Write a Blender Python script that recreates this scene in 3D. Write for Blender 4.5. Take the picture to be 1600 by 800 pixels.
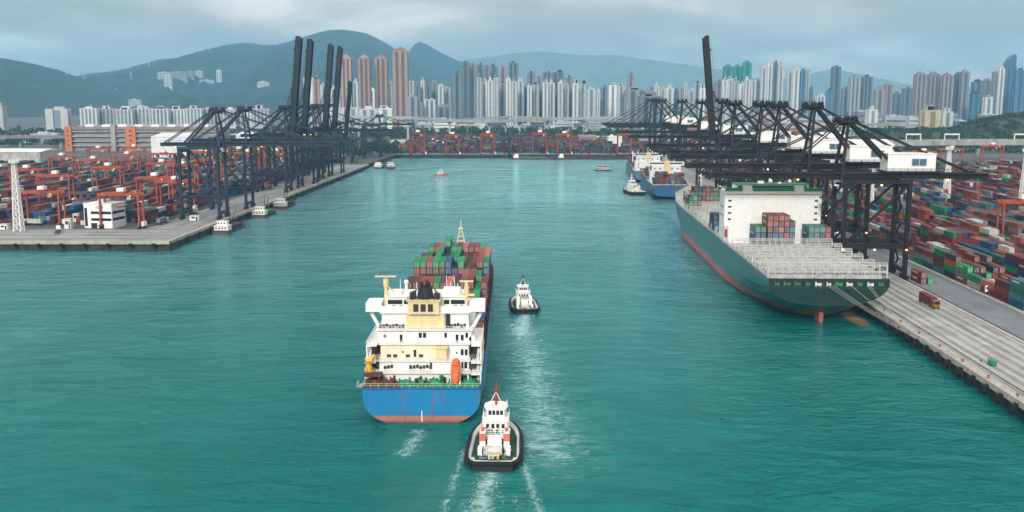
import bpy, bmesh, math, random
from mathutils import Vector, Matrix, noise
R = math.radians
rnd = random.Random(7)
scene = bpy.context.scene
for o in list(bpy.data.objects):
    bpy.data.objects.remove(o, do_unlink=True)
col = scene.collection

# ------------------------------------------------------------------ camera
CAM_H = 86.0          # drone height above the harbour
FPX = 1550.0          # focal length in pixels of a 1600 px wide frame
PITCH = math.atan(250.0 / FPX)
cd = bpy.data.cameras.new('camera')
cd.sensor_width = 36.0
cd.lens = 36.0 * FPX / 1600.0
cd.clip_start = 1.0
cd.clip_end = 60000.0
cam = bpy.data.objects.new('camera', cd)
col.objects.link(cam)
cam.location = (0, 0, CAM_H)
cam.rotation_euler = (math.pi / 2 - PITCH, 0, 0)
scene.camera = cam

# ------------------------------------------------------------------ sky and sun
CLOUD_SHIFT = (12.0, 2.0, 8.0)
SUN_EL, SUN_AZ = R(28), R(193)     # soft light from behind the camera, to its left
world = bpy.data.worlds.new('World')
scene.world = world
world.use_nodes = True
wn, wl = world.node_tree.nodes, world.node_tree.links
wn.clear()
def wnode(t, **k):
    n = wn.new(t)
    for a, b in k.items():
        setattr(n, a, b)
    return n
sky = wnode('ShaderNodeTexSky', sky_type='NISHITA', sun_disc=False, sun_elevation=SUN_EL, sun_rotation=SUN_AZ)
tc = wnode('ShaderNodeTexCoord')
sep = wnode('ShaderNodeSeparateXYZ')
wl.new(tc.outputs['Generated'], sep.inputs[0])
# clouds on a flat layer: project the view direction on a ceiling
zc = wnode('ShaderNodeMath', operation='ABSOLUTE'); wl.new(sep.outputs['Z'], zc.inputs[0])
za = wnode('ShaderNodeMath', operation='ADD'); za.inputs[1].default_value = 0.26; wl.new(zc.outputs[0], za.inputs[0])
dx = wnode('ShaderNodeMath', operation='DIVIDE'); wl.new(sep.outputs['X'], dx.inputs[0]); wl.new(za.outputs[0], dx.inputs[1])
dy = wnode('ShaderNodeMath', operation='DIVIDE'); wl.new(sep.outputs['Y'], dy.inputs[0]); wl.new(za.outputs[0], dy.inputs[1])
cmb = wnode('ShaderNodeCombineXYZ'); wl.new(dx.outputs[0], cmb.inputs[0]); wl.new(dy.outputs[0], cmb.inputs[1])
n1 = wnode('ShaderNodeTexNoise'); n1.inputs['Scale'].default_value = 1.25; n1.inputs['Detail'].default_value = 6.0
n1.inputs['Roughness'].default_value = 0.5; n1.inputs['Distortion'].default_value = 0.35
off = wnode('ShaderNodeVectorMath', operation='ADD'); off.inputs[1].default_value = CLOUD_SHIFT; wl.new(cmb.outputs[0], off.inputs[0]); wl.new(off.outputs[0], n1.inputs['Vector'])
rp = wnode('ShaderNodeValToRGB')
rp.color_ramp.elements[0].position = 0.42; rp.color_ramp.elements[0].color = (5.3, 4.95, 4.8, 1)
rp.color_ramp.elements[1].position = 0.61; rp.color_ramp.elements[1].color = (11.4, 10.4, 9.4, 1)
e = rp.color_ramp.elements.new(0.52); e.color = (7.1, 6.6, 6.25, 1)
wl.new(n1.outputs['Fac'], rp.inputs[0])
# an overcast sky is brighter overhead than at the horizon (the standard overcast distribution)
zm = wnode('ShaderNodeMath', operation='MULTIPLY_ADD'); zm.inputs[1].default_value = 1.2; zm.inputs[2].default_value = 1.0
wl.new(zc.outputs[0], zm.inputs[0])
vm = wnode('ShaderNodeVectorMath', operation='SCALE'); wl.new(rp.outputs[0], vm.inputs[0]); wl.new(zm.outputs[0], vm.inputs['Scale'])
mx = wnode('ShaderNodeMix', data_type='RGBA'); mx.inputs['Factor'].default_value = 0.9
wl.new(sky.outputs[0], mx.inputs['A']); wl.new(vm.outputs[0], mx.inputs['B'])
bg = wnode('ShaderNodeBackground'); bg.inputs['Strength'].default_value = 0.055
wl.new(mx.outputs['Result'], bg.inputs['Color'])
wo = wnode('ShaderNodeOutputWorld'); wl.new(bg.outputs[0], wo.inputs['Surface'])

sd = bpy.data.lights.new('sun', 'SUN')
sd.energy = 1.9; sd.angle = R(12); sd.color = (1.0, 0.95, 0.88)
sun = bpy.data.objects.new('sun', sd); col.objects.link(sun)
sv = Vector((math.sin(SUN_AZ) * math.cos(SUN_EL), math.cos(SUN_AZ) * math.cos(SUN_EL), math.sin(SUN_EL)))
sun.rotation_euler = (-sv).to_track_quat('-Z', 'Y').to_euler()
sun.location = (-300, -300, 600)

vs = scene.view_settings
vs.view_transform = 'Standard'; vs.look = 'None'; vs.gamma = 1.0; vs.use_curve_mapping = False
vs.exposure = 0.76
cy = scene.cycles
cy.use_denoising = True
cy.max_bounces = 6; cy.diffuse_bounces = 3; cy.glossy_bounces = 3; cy.transmission_bounces = 2
cy.volume_bounces = 2; cy.transparent_max_bounces = 8
cy.use_adaptive_sampling = True; cy.adaptive_threshold = 0.02
cy.caustics_reflective = False; cy.caustics_refractive = False
scene.render.film_transparent = False

# ------------------------------------------------------------------ survey helpers
def ground(px, py, z=0.0):
    """world point at height z seen at a pixel of the 1600x800 survey frame"""
    dep = PITCH + math.atan((py - 400.0) / FPX)
    Y = (CAM_H - z) / math.tan(dep)
    return Vector(((px - 800.0) / FPX * (Y * math.cos(PITCH) + (CAM_H - z) * math.sin(PITCH)), Y, z))
def at(px, py, Y):
    """world point at forward distance Y"""
    dep = PITCH + math.atan((py - 400.0) / FPX)
    z = CAM_H - Y * math.tan(dep)
    return Vector(((px - 800.0) / FPX * (Y * math.cos(PITCH) + (CAM_H - z) * math.sin(PITCH)), Y, z))
def project(p):
    rx, ry, rz = p[0], p[1], p[2] - CAM_H
    d = ry * math.cos(PITCH) - rz * math.sin(PITCH)
    if d < 1: return None
    h = ry * math.sin(PITCH) + rz * math.cos(PITCH)
    return 800 + FPX * rx / d, 400 - FPX * h / d, d
CH = R(1.89)          # the channel runs 1.9 degrees off the view axis
def chan(u, v, z=0.0):
    return Vector((u * math.cos(CH) + v * math.sin(CH), -u * math.sin(CH) + v * math.cos(CH), z))
QZ = 5.0              # quay level

# ------------------------------------------------------------------ materials
MATS = {}
def nt(name):
    m = bpy.data.materials.new(name); m.use_nodes = True
    b = m.node_tree.nodes['Principled BSDF']
    MATS[name] = m
    return m, m.node_tree.nodes, m.node_tree.links, b
def s2l(c):
    return tuple((x / 12.92 if x <= .04045 else ((x + .055) / 1.055) ** 2.4) for x in (c[0] / 255., c[1] / 255., c[2] / 255.))
def mixrgb(n, l, fac, a, b, blend='MIX'):
    x = n.new('ShaderNodeMix'); x.data_type = 'RGBA'; x.blend_type = blend
    for key, val in (('Factor', fac), ('A', a), ('B', b)):
        if hasattr(val, 'is_output'): l.new(val, x.inputs[key])
        elif key == 'Factor': x.inputs[key].default_value = val
        else: x.inputs[key].default_value = (*val[:3], 1)
    return x.outputs['Result']
def math_n(n, l, op, a, b=None, clamp=False):
    x = n.new('ShaderNodeMath'); x.operation = op; x.use_clamp = clamp
    for i, val in enumerate((a, b)):
        if val is None: continue
        if hasattr(val, 'is_output'): l.new(val, x.inputs[i])
        else: x.inputs[i].default_value = val
    return x.outputs[0]
def mat(name, c, rough=.65, metal=0.0, var=.3, scale=.35, dirt=None, dirtamt=.35, bump=0, emit=0, corr=None, stretch=(1, 1, 1)):
    """painted / weathered surface: base colour with patchy variation, dirt and optional corrugation"""
    m, n, l, b = nt(name)
    tcn = n.new('ShaderNodeTexCoord'); mp = n.new('ShaderNodeMapping'); mp.inputs['Scale'].default_value = stretch
    l.new(tcn.outputs['Object'], mp.inputs[0])
    a = n.new('ShaderNodeTexNoise'); a.inputs['Scale'].default_value = scale; a.inputs['Detail'].default_value = 6
    l.new(mp.outputs[0], a.inputs['Vector'])
    lo = tuple(x * (1 - var) for x in c); hi = tuple(min(1, x * (1 + var * .6)) for x in c)
    rmp = n.new('ShaderNodeMapRange'); rmp.inputs[1].default_value = .3; rmp.inputs[2].default_value = .7
    l.new(a.outputs['Fac'], rmp.inputs[0])
    out = mixrgb(n, l, rmp.outputs[0], lo, hi)
    if dirt:
        d = n.new('ShaderNodeTexNoise'); d.inputs['Scale'].default_value = scale * 2.3; d.inputs['Detail'].default_value = 8
        mp2 = n.new('ShaderNodeMapping'); mp2.inputs['Scale'].default_value = (stretch[0], stretch[1], stretch[2] * .25); mp2.inputs['Location'].default_value = (3, 7, 1)
        l.new(tcn.outputs['Object'], mp2.inputs[0]); l.new(mp2.outputs[0], d.inputs['Vector'])
        r2 = n.new('ShaderNodeMapRange'); r2.inputs[1].default_value = .48; r2.inputs[2].default_value = .72; r2.inputs[4].default_value = dirtamt
        l.new(d.outputs['Fac'], r2.inputs[0])
        out = mixrgb(n, l, r2.outputs[0], out, dirt)
    if corr:      # every box has faded differently
        oi = n.new('ShaderNodeObjectInfo'); rr_ = n.new('ShaderNodeMapRange'); rr_.inputs[3].default_value = .62; rr_.inputs[4].default_value = 1.3
        l.new(oi.outputs['Random'], rr_.inputs[0])
        vm_ = n.new('ShaderNodeVectorMath'); vm_.operation = 'SCALE'; l.new(out, vm_.inputs[0]); l.new(rr_.outputs[0], vm_.inputs['Scale']); out = vm_.outputs[0]
    l.new(out, b.inputs['Base Color'])
    b.inputs['Roughness'].default_value = rough; b.inputs['Metallic'].default_value = metal
    if rough > .3: b.inputs['Specular IOR Level'].default_value = .22
    if corr or bump:
        bp = n.new('ShaderNodeBump'); bp.inputs['Strength'].default_value = .5; bp.inputs['Distance'].default_value = corr and .06 or bump
        if corr:
            w = n.new('ShaderNodeTexWave'); w.inputs['Scale'].default_value = corr; w.bands_direction = 'Y'
            l.new(tcn.outputs['Object'], w.inputs['Vector']); l.new(w.outputs['Fac'], bp.inputs['Height'])
        else:
            l.new(a.outputs['Fac'], bp.inputs['Height'])
        l.new(bp.outputs[0], b.inputs['Normal'])
    if emit:
        b.inputs['Emission Color'].default_value = (*c, 1); b.inputs['Emission Strength'].default_value = emit
    return m
RUST = (.16, .07, .035)
GRIME = (.07, .06, .05)

def facade(name, wall, glass, fx=3.4, fz=3.0, amt=.55, rough=.6):
    """far facade: rows of small windows too far off to be told apart"""
    m, n, l, b = nt(name)
    tcn = n.new('ShaderNodeTexCoord'); sp = n.new('ShaderNodeSeparateXYZ'); l.new(tcn.outputs['Object'], sp.inputs[0])
    xy = math_n(n, l, 'ADD', sp.outputs[0], sp.outputs[1])
    wx = math_n(n, l, 'GREATER_THAN', math_n(n, l, 'FRACT', math_n(n, l, 'DIVIDE', xy, fx)), .42)
    wz = math_n(n, l, 'GREATER_THAN', math_n(n, l, 'FRACT', math_n(n, l, 'DIVIDE', sp.outputs[2], fz)), .45)
    w = math_n(n, l, 'MULTIPLY', wx, wz)
    geo = n.new('ShaderNodeNewGeometry'); sg = n.new('ShaderNodeSeparateXYZ'); l.new(geo.outputs['Normal'], sg.inputs[0])
    flat = math_n(n, l, 'LESS_THAN', sg.outputs[2], .5)
    w = math_n(n, l, 'MULTIPLY', math_n(n, l, 'MULTIPLY', w, flat), amt)
    nz = n.new('ShaderNodeTexNoise'); nz.inputs['Scale'].default_value = .06; nz.inputs['Detail'].default_value = 5
    l.new(tcn.outputs['Object'], nz.inputs['Vector'])
    wc = mixrgb(n, l, nz.outputs['Fac'], tuple(x * .72 for x in wall), tuple(min(1, x * 1.2) for x in wall))
    oi = n.new('ShaderNodeObjectInfo'); rv = n.new('ShaderNodeMapRange'); rv.inputs[3].default_value = .68; rv.inputs[4].default_value = 1.15; l.new(oi.outputs['Random'], rv.inputs[0])
    sc_ = n.new('ShaderNodeVectorMath'); sc_.operation = 'SCALE'; l.new(mixrgb(n, l, w, wc, glass), sc_.inputs[0]); l.new(rv.outputs[0], sc_.inputs['Scale'])
    l.new(sc_.outputs[0], b.inputs['Base Color'])
    b.inputs['Roughness'].default_value = rough
    return m

# containers
CCOL = {'r': (.24, .036, .028), 'm': (.115, .02, .025), 'o': (.32, .085, .025), 'g': (.004, .25, .09), 'b': (.012, .075, .20),
        'n': (.012, .024, .06), 't': (.04, .17, .165), 'w': (.62, .62, .58), 'y': (.22, .24, .25), 's': (.42, .12, .10), 'p': (.10, .055, .05)}
CNAME = {'r': 'rust red', 'm': 'maroon', 'o': 'orange', 'g': 'bright green', 'b': 'blue', 'n': 'navy', 't': 'pale teal', 'w': 'white', 'y': 'grey', 's': 'salmon red', 'p': 'dark brown'}
CM = {k: mat('container_' + CNAME[k].replace(' ', '_'), v, .55, 0, .25, .22, GRIME, .4, corr=5.2) for k, v in CCOL.items()}
CKEYS = list(CCOL.keys())
CMATS = [CM[k] for k in CKEYS]

M_black = mat('crane_black', (.014, .011, .013), .5, 0, .3, .2, RUST, .12)
M_navy = mat('crane_slate_blue', (.019, .030, .056), .5, 0, .3, .2, RUST, .12)
M_navy2 = mat('crane_dark_slate', (.014, .02, .034), .5, 0, .3, .2, RUST, .12)
M_orange = mat('gantry_orange', (.36, .072, .035), .55, 0, .25, .3, GRIME, .35)
M_red = mat('crane_red', (.34, .035, .026), .55, 0, .25, .3, GRIME, .3)
M_white = mat('white_paint', (.82, .82, .80), .5, 0, .06, .5, (.50, .40, .28), .16)
M_whitew = mat('white_wall', (.72, .73, .72), .6, 0, .12, .15, (.40, .36, .30), .3)
M_cream = mat('cream_paint', (.74, .60, .34), .5, 0, .12, .5, (.45, .30, .15), .3)
M_yellow = mat('yellow_paint', (.72, .42, .06), .5, 0, .15, .5, RUST, .25)
M_glass = mat('dark_glass', (.015, .02, .025), .12, 0, .2, .5)
M_glassb = mat('blue_glass', (.06, .13, .2), .15, 0, .2, .5)
M_rubber = mat('rubber', (.015, .015, .017), .8, 0, .3, .8)
M_greend = mat('deck_green', (.02, .17, .085), .6, 0, .3, .4, RUST, .4)
M_greenp = mat('green_paint', (.01, .24, .10), .5, 0, .25, .6, GRIME, .3)
M_brownd = mat('deck_oxide', (.13, .05, .035), .75, 0, .35, .3, GRIME, .5)
M_greyd = mat('deck_grey', (.46, .47, .46), .7, 0, .3, .25, (.18, .13, .09), .6)
M_galv = mat('galvanised', (.56, .57, .55), .5, 0, .2, .6, RUST, .25)
M_dark = mat('dark_steel', (.03, .03, .032), .6, 0, .3, .4, RUST, .3)
M_lifeo = mat('lifeboat_orange', (.75, .13, .03), .4, 0, .12, .8, GRIME, .15)
M_salmon = mat('salmon_paint', (.62, .16, .10), .5, 0, .15, .8, GRIME, .25)
M_rope = mat('rope', (.42, .40, .36), .9, 0, .2, 2)
M_lamp = mat('lamp_lens', (1.0, .50, .14), .4, var=.05, emit=2.2)
M_conc = mat('concrete', (.33, .33, .31), .85, 0, .25, .12, GRIME, .4, bump=.02)
M_pier = mat('quay_wall', (.055, .05, .045), .9, 0, .5, .4, (.02, .02, .018), .6)
M_trunk = mat('bark', (.06, .045, .03), .9)
M_skin = mat('skin', (.35, .2, .13), .6)
M_cloth = mat('dark_cloth', (.02, .025, .03), .9)
M_hivis = mat('hi_vis_cloth', (.5, .5, .05), .8)

# ------------------------------------------------------------------ mesh builder
class MB:
    def __init__(s):
        s.v, s.f, s.m = [], [], []
    def raw(s, verts, faces, mi=0):
        k = len(s.v); s.v += [tuple(p) for p in verts]
        s.f += [tuple(i + k for i in f) for f in faces]; s.m += [mi] * len(faces)
        return s
    def box(s, x0, x1, y0, y1, z0, z1, mi=0):
        return s.raw([(x0, y0, z0), (x1, y0, z0), (x1, y1, z0), (x0, y1, z0), (x0, y0, z1), (x1, y0, z1), (x1, y1, z1), (x0, y1, z1)],
                     [(0, 3, 2, 1), (4, 5, 6, 7), (0, 1, 5, 4), (1, 2, 6, 5), (2, 3, 7, 6), (3, 0, 4, 7)], mi)
    def cb(s, c, d, mi=0):
        return s.box(c[0] - d[0] / 2, c[0] + d[0] / 2, c[1] - d[1] / 2, c[1] + d[1] / 2, c[2] - d[2] / 2, c[2] + d[2] / 2, mi)
    def bar(s, p, q, w, h=None, mi=0, w2=None):
        p, q = Vector(p), Vector(q); d = q - p
        if d.length < 1e-6: return s
        d.normalize(); h = h or w
        up = Vector((0, 0, 1)) if abs(d.z) < .9 else Vector((0, 1, 0))
        a = d.cross(up).normalized(); b = a.cross(d).normalized()
        r = (w2 or w) / w
        vs_ = []
        for P, k in ((p, 1), (q, r)):
            for sx, sy in ((-1, -1), (1, -1), (1, 1), (-1, 1)):
                vs_.append(P + a * sx * w / 2 * k + b * sy * h / 2 * k)
        return s.raw(vs_, [(3, 2, 1, 0), (4, 5, 6, 7), (0, 1, 5, 4), (1, 2, 6, 5), (2, 3, 7, 6), (3, 0, 4, 7)], mi)
    def cyl(s, p, q, r0, r1=None, n=10, mi=0):
        p, q = Vector(p), Vector(q); d = (q - p).normalized(); r1 = r0 if r1 is None else r1
        up = Vector((0, 0, 1)) if abs(d.z) < .9 else Vector((0, 1, 0))
        a = d.cross(up).normalized(); b = a.cross(d).normalized()
        vs_ = [p + (a * math.cos(t) + b * math.sin(t)) * r0 for t in [2 * math.pi * i / n for i in range(n)]]
        vs_ += [q + (a * math.cos(t) + b * math.sin(t)) * r1 for t in [2 * math.pi * i / n for i in range(n)]]
        fs = [(i, (i + 1) % n, n + (i + 1) % n, n + i) for i in range(n)] + [tuple(range(n - 1, -1, -1)), tuple(range(n, 2 * n))]
        return s.raw(vs_, fs, mi)
    def prism(s, pts, z0, z1, mi=0, mtop=None):
        n = len(pts)
        vs_ = [(x, y, z0) for x, y in pts] + [(x, y, z1) for x, y in pts]
        s.raw(vs_, [(i, (i + 1) % n, n + (i + 1) % n, n + i) for i in range(n)], mi)
        k = len(s.v) - 2 * n
        s.f += [tuple(k + n + i for i in range(n)), tuple(k + n - 1 - i for i in range(n))]; s.m += [mi if mtop is None else mtop, mi]
        return s
    def ball(s, c, r, seg=8, ring=5, mi=0):
        r = r if hasattr(r, '__len__') else (r, r, r)
        vs_ = [(c[0], c[1], c[2] + r[2])]
        for j in range(1, ring):
            a = math.pi * j / ring
            for i in range(seg):
                t = 2 * math.pi * i / seg
                vs_.append((c[0] + r[0] * math.sin(a) * math.cos(t), c[1] + r[1] * math.sin(a) * math.sin(t), c[2] + r[2] * math.cos(a)))
        vs_.append((c[0], c[1], c[2] - r[2]))
        fs = [(0, 1 + i, 1 + (i + 1) % seg) for i in range(seg)]
        for j in range(ring - 2):
            o = 1 + j * seg
            fs += [(o + i, o + seg + i, o + seg + (i + 1) % seg, o + (i + 1) % seg) for i in range(seg)]
        o = 1 + (ring - 2) * seg; L = len(vs_) - 1
        fs += [(o + (i + 1) % seg, o + i, L) for i in range(seg)]
        return s.raw(vs_, fs, mi)
    def mesh(s, name, mats):
        me = bpy.data.meshes.new(name); me.from_pydata(s.v, [], s.f)
        for m in (mats if isinstance(mats, (list, tuple)) else [mats]): me.materials.append(m)
        if any(s.m): me.polygons.foreach_set('material_index', s.m)
        me.update()
        return me
def part(name, mb, mats, parent=None, smooth=False):
    me = mb.mesh(name, mats) if isinstance(mb, MB) else mb
    if smooth:
        me.polygons.foreach_set('use_smooth', [True] * len(me.polygons))
    o = bpy.data.objects.new(name, me); col.objects.link(o)
    if parent: o.parent = parent
    return o
def tag(o, label=None, cat=None, group=None, kind=None):
    if label: o['label'] = label
    if cat: o['category'] = cat
    if group: o['group'] = group
    if kind: o['kind'] = kind
    return o
def thing(name, label, cat, loc=(0, 0, 0), rz=0.0, group=None):
    o = bpy.data.objects.new(name, None); col.objects.link(o)
    o.location = loc; o.rotation_euler = (0, 0, rz); o.empty_display_size = .5
    return tag(o, label, cat, group)
def dup(o, label, loc, rz=0.0, group=None, scale=None):
    def rec(a, par):
        c = a.copy(); col.objects.link(c); c.parent = par
        for ch in a.children: rec(ch, c)
        return c
    c = rec(o, None); c.location = loc; c.rotation_euler = (0, 0, rz)
    if scale: c.scale = scale
    c['label'] = label
    if group: c['group'] = group
    return c
ORD = ['first', 'second', 'third', 'fourth', 'fifth', 'sixth', 'seventh', 'eighth', 'ninth', 'tenth', 'eleventh', 'twelfth', 'thirteenth', 'fourteenth', 'fifteenth', 'sixteenth', 'seventeenth', 'eighteenth', 'nineteenth', 'twentieth']
TENS = ['', '', 'twenty', 'thirty', 'forty', 'fifty', 'sixty', 'seventy', 'eighty', 'ninety']
TENTH = ['', '', 'twentieth', 'thirtieth', 'fortieth', 'fiftieth', 'sixtieth', 'seventieth', 'eightieth', 'ninetieth']
def ordw(i):
    if i < 20: return ORD[i]
    n_ = i + 1
    return TENTH[n_ // 10] if n_ % 10 == 0 else TENS[n_ // 10] + '-' + ORD[n_ % 10 - 1]
def smooth01(t):
    t = max(0., min(1., t)); return t * t * (3 - 2 * t)
def lerp_list(pts, x):
    if x <= pts[0][0]: return pts[0][1]
    for (a, b), (c, d) in zip(pts, pts[1:]):
        if x <= c:
            t = (x - a) / (c - a); return b + (d - b) * t
    return pts[-1][1]
# ------------------------------------------------------------------ water
def build_water():
    m, n, l, b = nt('harbour_water')
    tcn = n.new('ShaderNodeTexCoord'); P = tcn.outputs['Object']
    sp = n.new('ShaderNodeSeparateXYZ'); l.new(P, sp.inputs[0])
    def nz(scale, detail=4, rough=.55, st=(1, 1, 1), rot=0, dist=0):
        mp = n.new('ShaderNodeMapping'); mp.inputs['Scale'].default_value = st; mp.inputs['Rotation'].default_value = (0, 0, rot)
        l.new(P, mp.inputs[0])
        t = n.new('ShaderNodeTexNoise'); t.inputs['Scale'].default_value = scale; t.inputs['Detail'].default_value = detail
        t.inputs['Roughness'].default_value = rough; t.inputs['Distortion'].default_value = dist
        l.new(mp.outputs[0], t.inputs['Vector']); return t.outputs['Fac']
    big = nz(.006, 4, .5, (1, .6, 1))
    mid = nz(.05, 4, .6, (1, 1.6, 1))
    c = mixrgb(n, l, big, (.001, .086, .085), (.003, .165, .158))
    c = mixrgb(n, l, math_n(n, l, 'MULTIPLY', mid, .45), c, (.006, .21, .197))
    # foam: patches along the wakes, broken up by noise
    def seg(a, b_, w0, w1, soft=1.0):
        ax, ay = a; bx, by = b_; L = math.hypot(bx - ax, by - ay); ux, uy = (bx - ax) / L, (by - ay) / L
        X = math_n(n, l, 'SUBTRACT', sp.outputs[0], ax); Y = math_n(n, l, 'SUBTRACT', sp.outputs[1], ay)
        t = math_n(n, l, 'ADD', math_n(n, l, 'MULTIPLY', X, ux), math_n(n, l, 'MULTIPLY', Y, uy))
        s = math_n(n, l, 'SUBTRACT', math_n(n, l, 'MULTIPLY', X, uy), math_n(n, l, 'MULTIPLY', Y, ux))
        tt = math_n(n, l, 'DIVIDE', t, L, True)
        w = math_n(n, l, 'ADD', w0, math_n(n, l, 'MULTIPLY', tt, w1 - w0))
        side = math_n(n, l, 'SUBTRACT', 1.0, math_n(n, l, 'DIVIDE', math_n(n, l, 'ABSOLUTE', s), w), True)
        e0 = math_n(n, l, 'MULTIPLY', math_n(n, l, 'ADD', t, soft), 1 / (2 * soft), True)
        e1 = math_n(n, l, 'MULTIPLY', math_n(n, l, 'SUBTRACT', L + soft, t), 1 / (2 * soft), True)
        return math_n(n, l, 'MULTIPLY', side, math_n(n, l, 'MULTIPLY', e0, e1))
    def foam(mask, fine, lo, hi, gain):
        r = n.new('ShaderNodeMapRange'); r.interpolation_type = 'SMOOTHSTEP'
        r.inputs[1].default_value = lo; r.inputs[2].default_value = hi
        l.new(math_n(n, l, 'ADD', fine, math_n(n, l, 'MULTIPLY', mask, gain)), r.inputs[0])
        return math_n(n, l, 'MULTIPLY', r.outputs[0], math_n(n, l, 'MULTIPLY', mask, 3, True))
    fine = nz(.55, 8, .72, (1, .6, 1), 0, 1.6)
    stre = nz(.30, 7, .72, (.6, 1.35, 1), R(-16), 1.6)
    g = lambda x, y: tuple(ground(x, y)[:2])
    W = [foam(seg(g(770, 728), g(742, 815), 5.0, 7.0, 3), fine, .64, 1.05, .40),           # tug propeller wash
         foam(seg(g(812, 700), g(845, 810), 2.6, 3.2, 2), fine, .66, 1.06, .34),
         foam(seg(g(727, 700), g(690, 810), 2.4, 3.6, 2), fine, .70, 1.1, .34),
         foam(seg(g(745, 768), g(835, 790), 7, 7, 3), fine, .66, 1.1, .26),
         foam(seg(g(660, 668), g(630, 715), 3.6, 5.5, 2), fine, .62, 1.02, .32),           # ship propeller
         foam(seg(g(822, 490), g(812, 525), 6, 8, 3), fine, .56, 1.0, .36),               # tug ahead
         foam(seg(g(814, 505), g(868, 740), 12, 19, 12), stre, .58, 1.05, .26),
         foam(seg(g(840, 500), g(930, 720), 14, 20, 12), stre, .74, 1.35, .26)]
    f = W[0]
    for w in W[1:]: f = math_n(n, l, 'MAXIMUM', f, w)
    # aerated, paler water in the long wake
    ch = math_n(n, l, 'MAXIMUM', seg(g(815, 495), g(870, 760), 16, 26, 14), seg(g(770, 730), g(750, 815), 14, 18, 6))
    ch = math_n(n, l, 'MULTIPLY', ch, math_n(n, l, 'MULTIPLY', stre, 1.1))
    c = mixrgb(n, l, math_n(n, l, 'MULTIPLY', ch, .75, True), c, (.05, .26, .23))
    c = mixrgb(n, l, math_n(n, l, 'MULTIPLY', f, .62, True), c, (.62, .72, .70))
    mud = foam(seg(g(1318, 488), g(1352, 508), 4.6, 4.0, 3), fine, .50, .85, .55)            # silt stirred up at the quay
    c = mixrgb(n, l, math_n(n, l, 'MULTIPLY', mud, .95), c, (.50, .24, .09))
    l.new(c, b.inputs['Base Color'])
    b.inputs['Roughness'].default_value = .08; b.inputs['IOR'].default_value = 1.33
    rr = n.new('ShaderNodeMapRange'); l.new(f, rr.inputs[0]); rr.inputs[3].default_value = .08; rr.inputs[4].default_value = .7
        # waves: a short chop over a longer swell
    h = math_n(n, l, 'MULTIPLY', nz(.13, 6, .68, (.72, 1.25, 1), R(8), .9), 1.15)
    h = math_n(n, l, 'ADD', h, math_n(n, l, 'MULTIPLY', nz(.45, 4, .6, (.75, 1.2, 1), R(-20), .5), .42))
    h = math_n(n, l, 'ADD', h, math_n(n, l, 'MULTIPLY', nz(.035, 4, .55, (.6, 1.3, 1), R(18), .6), 2.2))
    gust = n.new('ShaderNodeMapRange'); gust.inputs[1].default_value = .36; gust.inputs[2].default_value = .64; gust.inputs[3].default_value = .55; gust.inputs[4].default_value = 1.35
    l.new(nz(.011, 4, .55, (.8, .45, 1), R(-25), .8), gust.inputs[0])       # gusts ruffle some patches more than others
    h = math_n(n, l, 'MULTIPLY', h, gust.outputs[0])
    bp = n.new('ShaderNodeBump'); bp.inputs['Strength'].default_value = 1.0; bp.inputs['Distance'].default_value = 1.7
    l.new(h, bp.inputs['Height']); l.new(bp.outputs[0], b.inputs['Normal'])
    # murky water: the body colour lies under a Fresnel mirror of the sky
    b.inputs['Specular IOR Level'].default_value = 0.0; b.inputs['Roughness'].default_value = .9
    gl = n.new('ShaderNodeBsdfGlossy'); gl.inputs['Color'].default_value = (.50, .96, 1, 1)
    l.new(rr.outputs[0], gl.inputs['Roughness']); l.new(bp.outputs[0], gl.inputs['Normal'])
    fr = n.new('ShaderNodeFresnel'); fr.inputs['IOR'].default_value = 1.33; l.new(bp.outputs[0], fr.inputs['Normal'])
    fr2 = n.new('ShaderNodeFresnel'); fr2.inputs['IOR'].default_value = 1.33
    k = math_n(n, l, 'MULTIPLY', math_n(n, l, 'POWER', math_n(n, l, 'ADD', math_n(n, l, 'MULTIPLY', fr.outputs[0], .4), math_n(n, l, 'MULTIPLY', fr2.outputs[0], .6)), 2.2), 7.0, True)
    ms = n.new('ShaderNodeMixShader'); l.new(k, ms.inputs[0]); l.new(b.outputs[0], ms.inputs[1]); l.new(gl.outputs[0], ms.inputs[2])
    l.new(ms.outputs[0], n['Material Output'].inputs['Surface'])
    S = 30000
    mb = MB().raw([(-S, -2000, 0), (S, -2000, 0), (S, S, 0), (-S, S, 0)], [(0, 1, 2, 3)])
    tag(part('harbour_water', mb, m), 'teal harbour water with wakes between the quays', 'water', kind='structure')
build_water()

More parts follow.
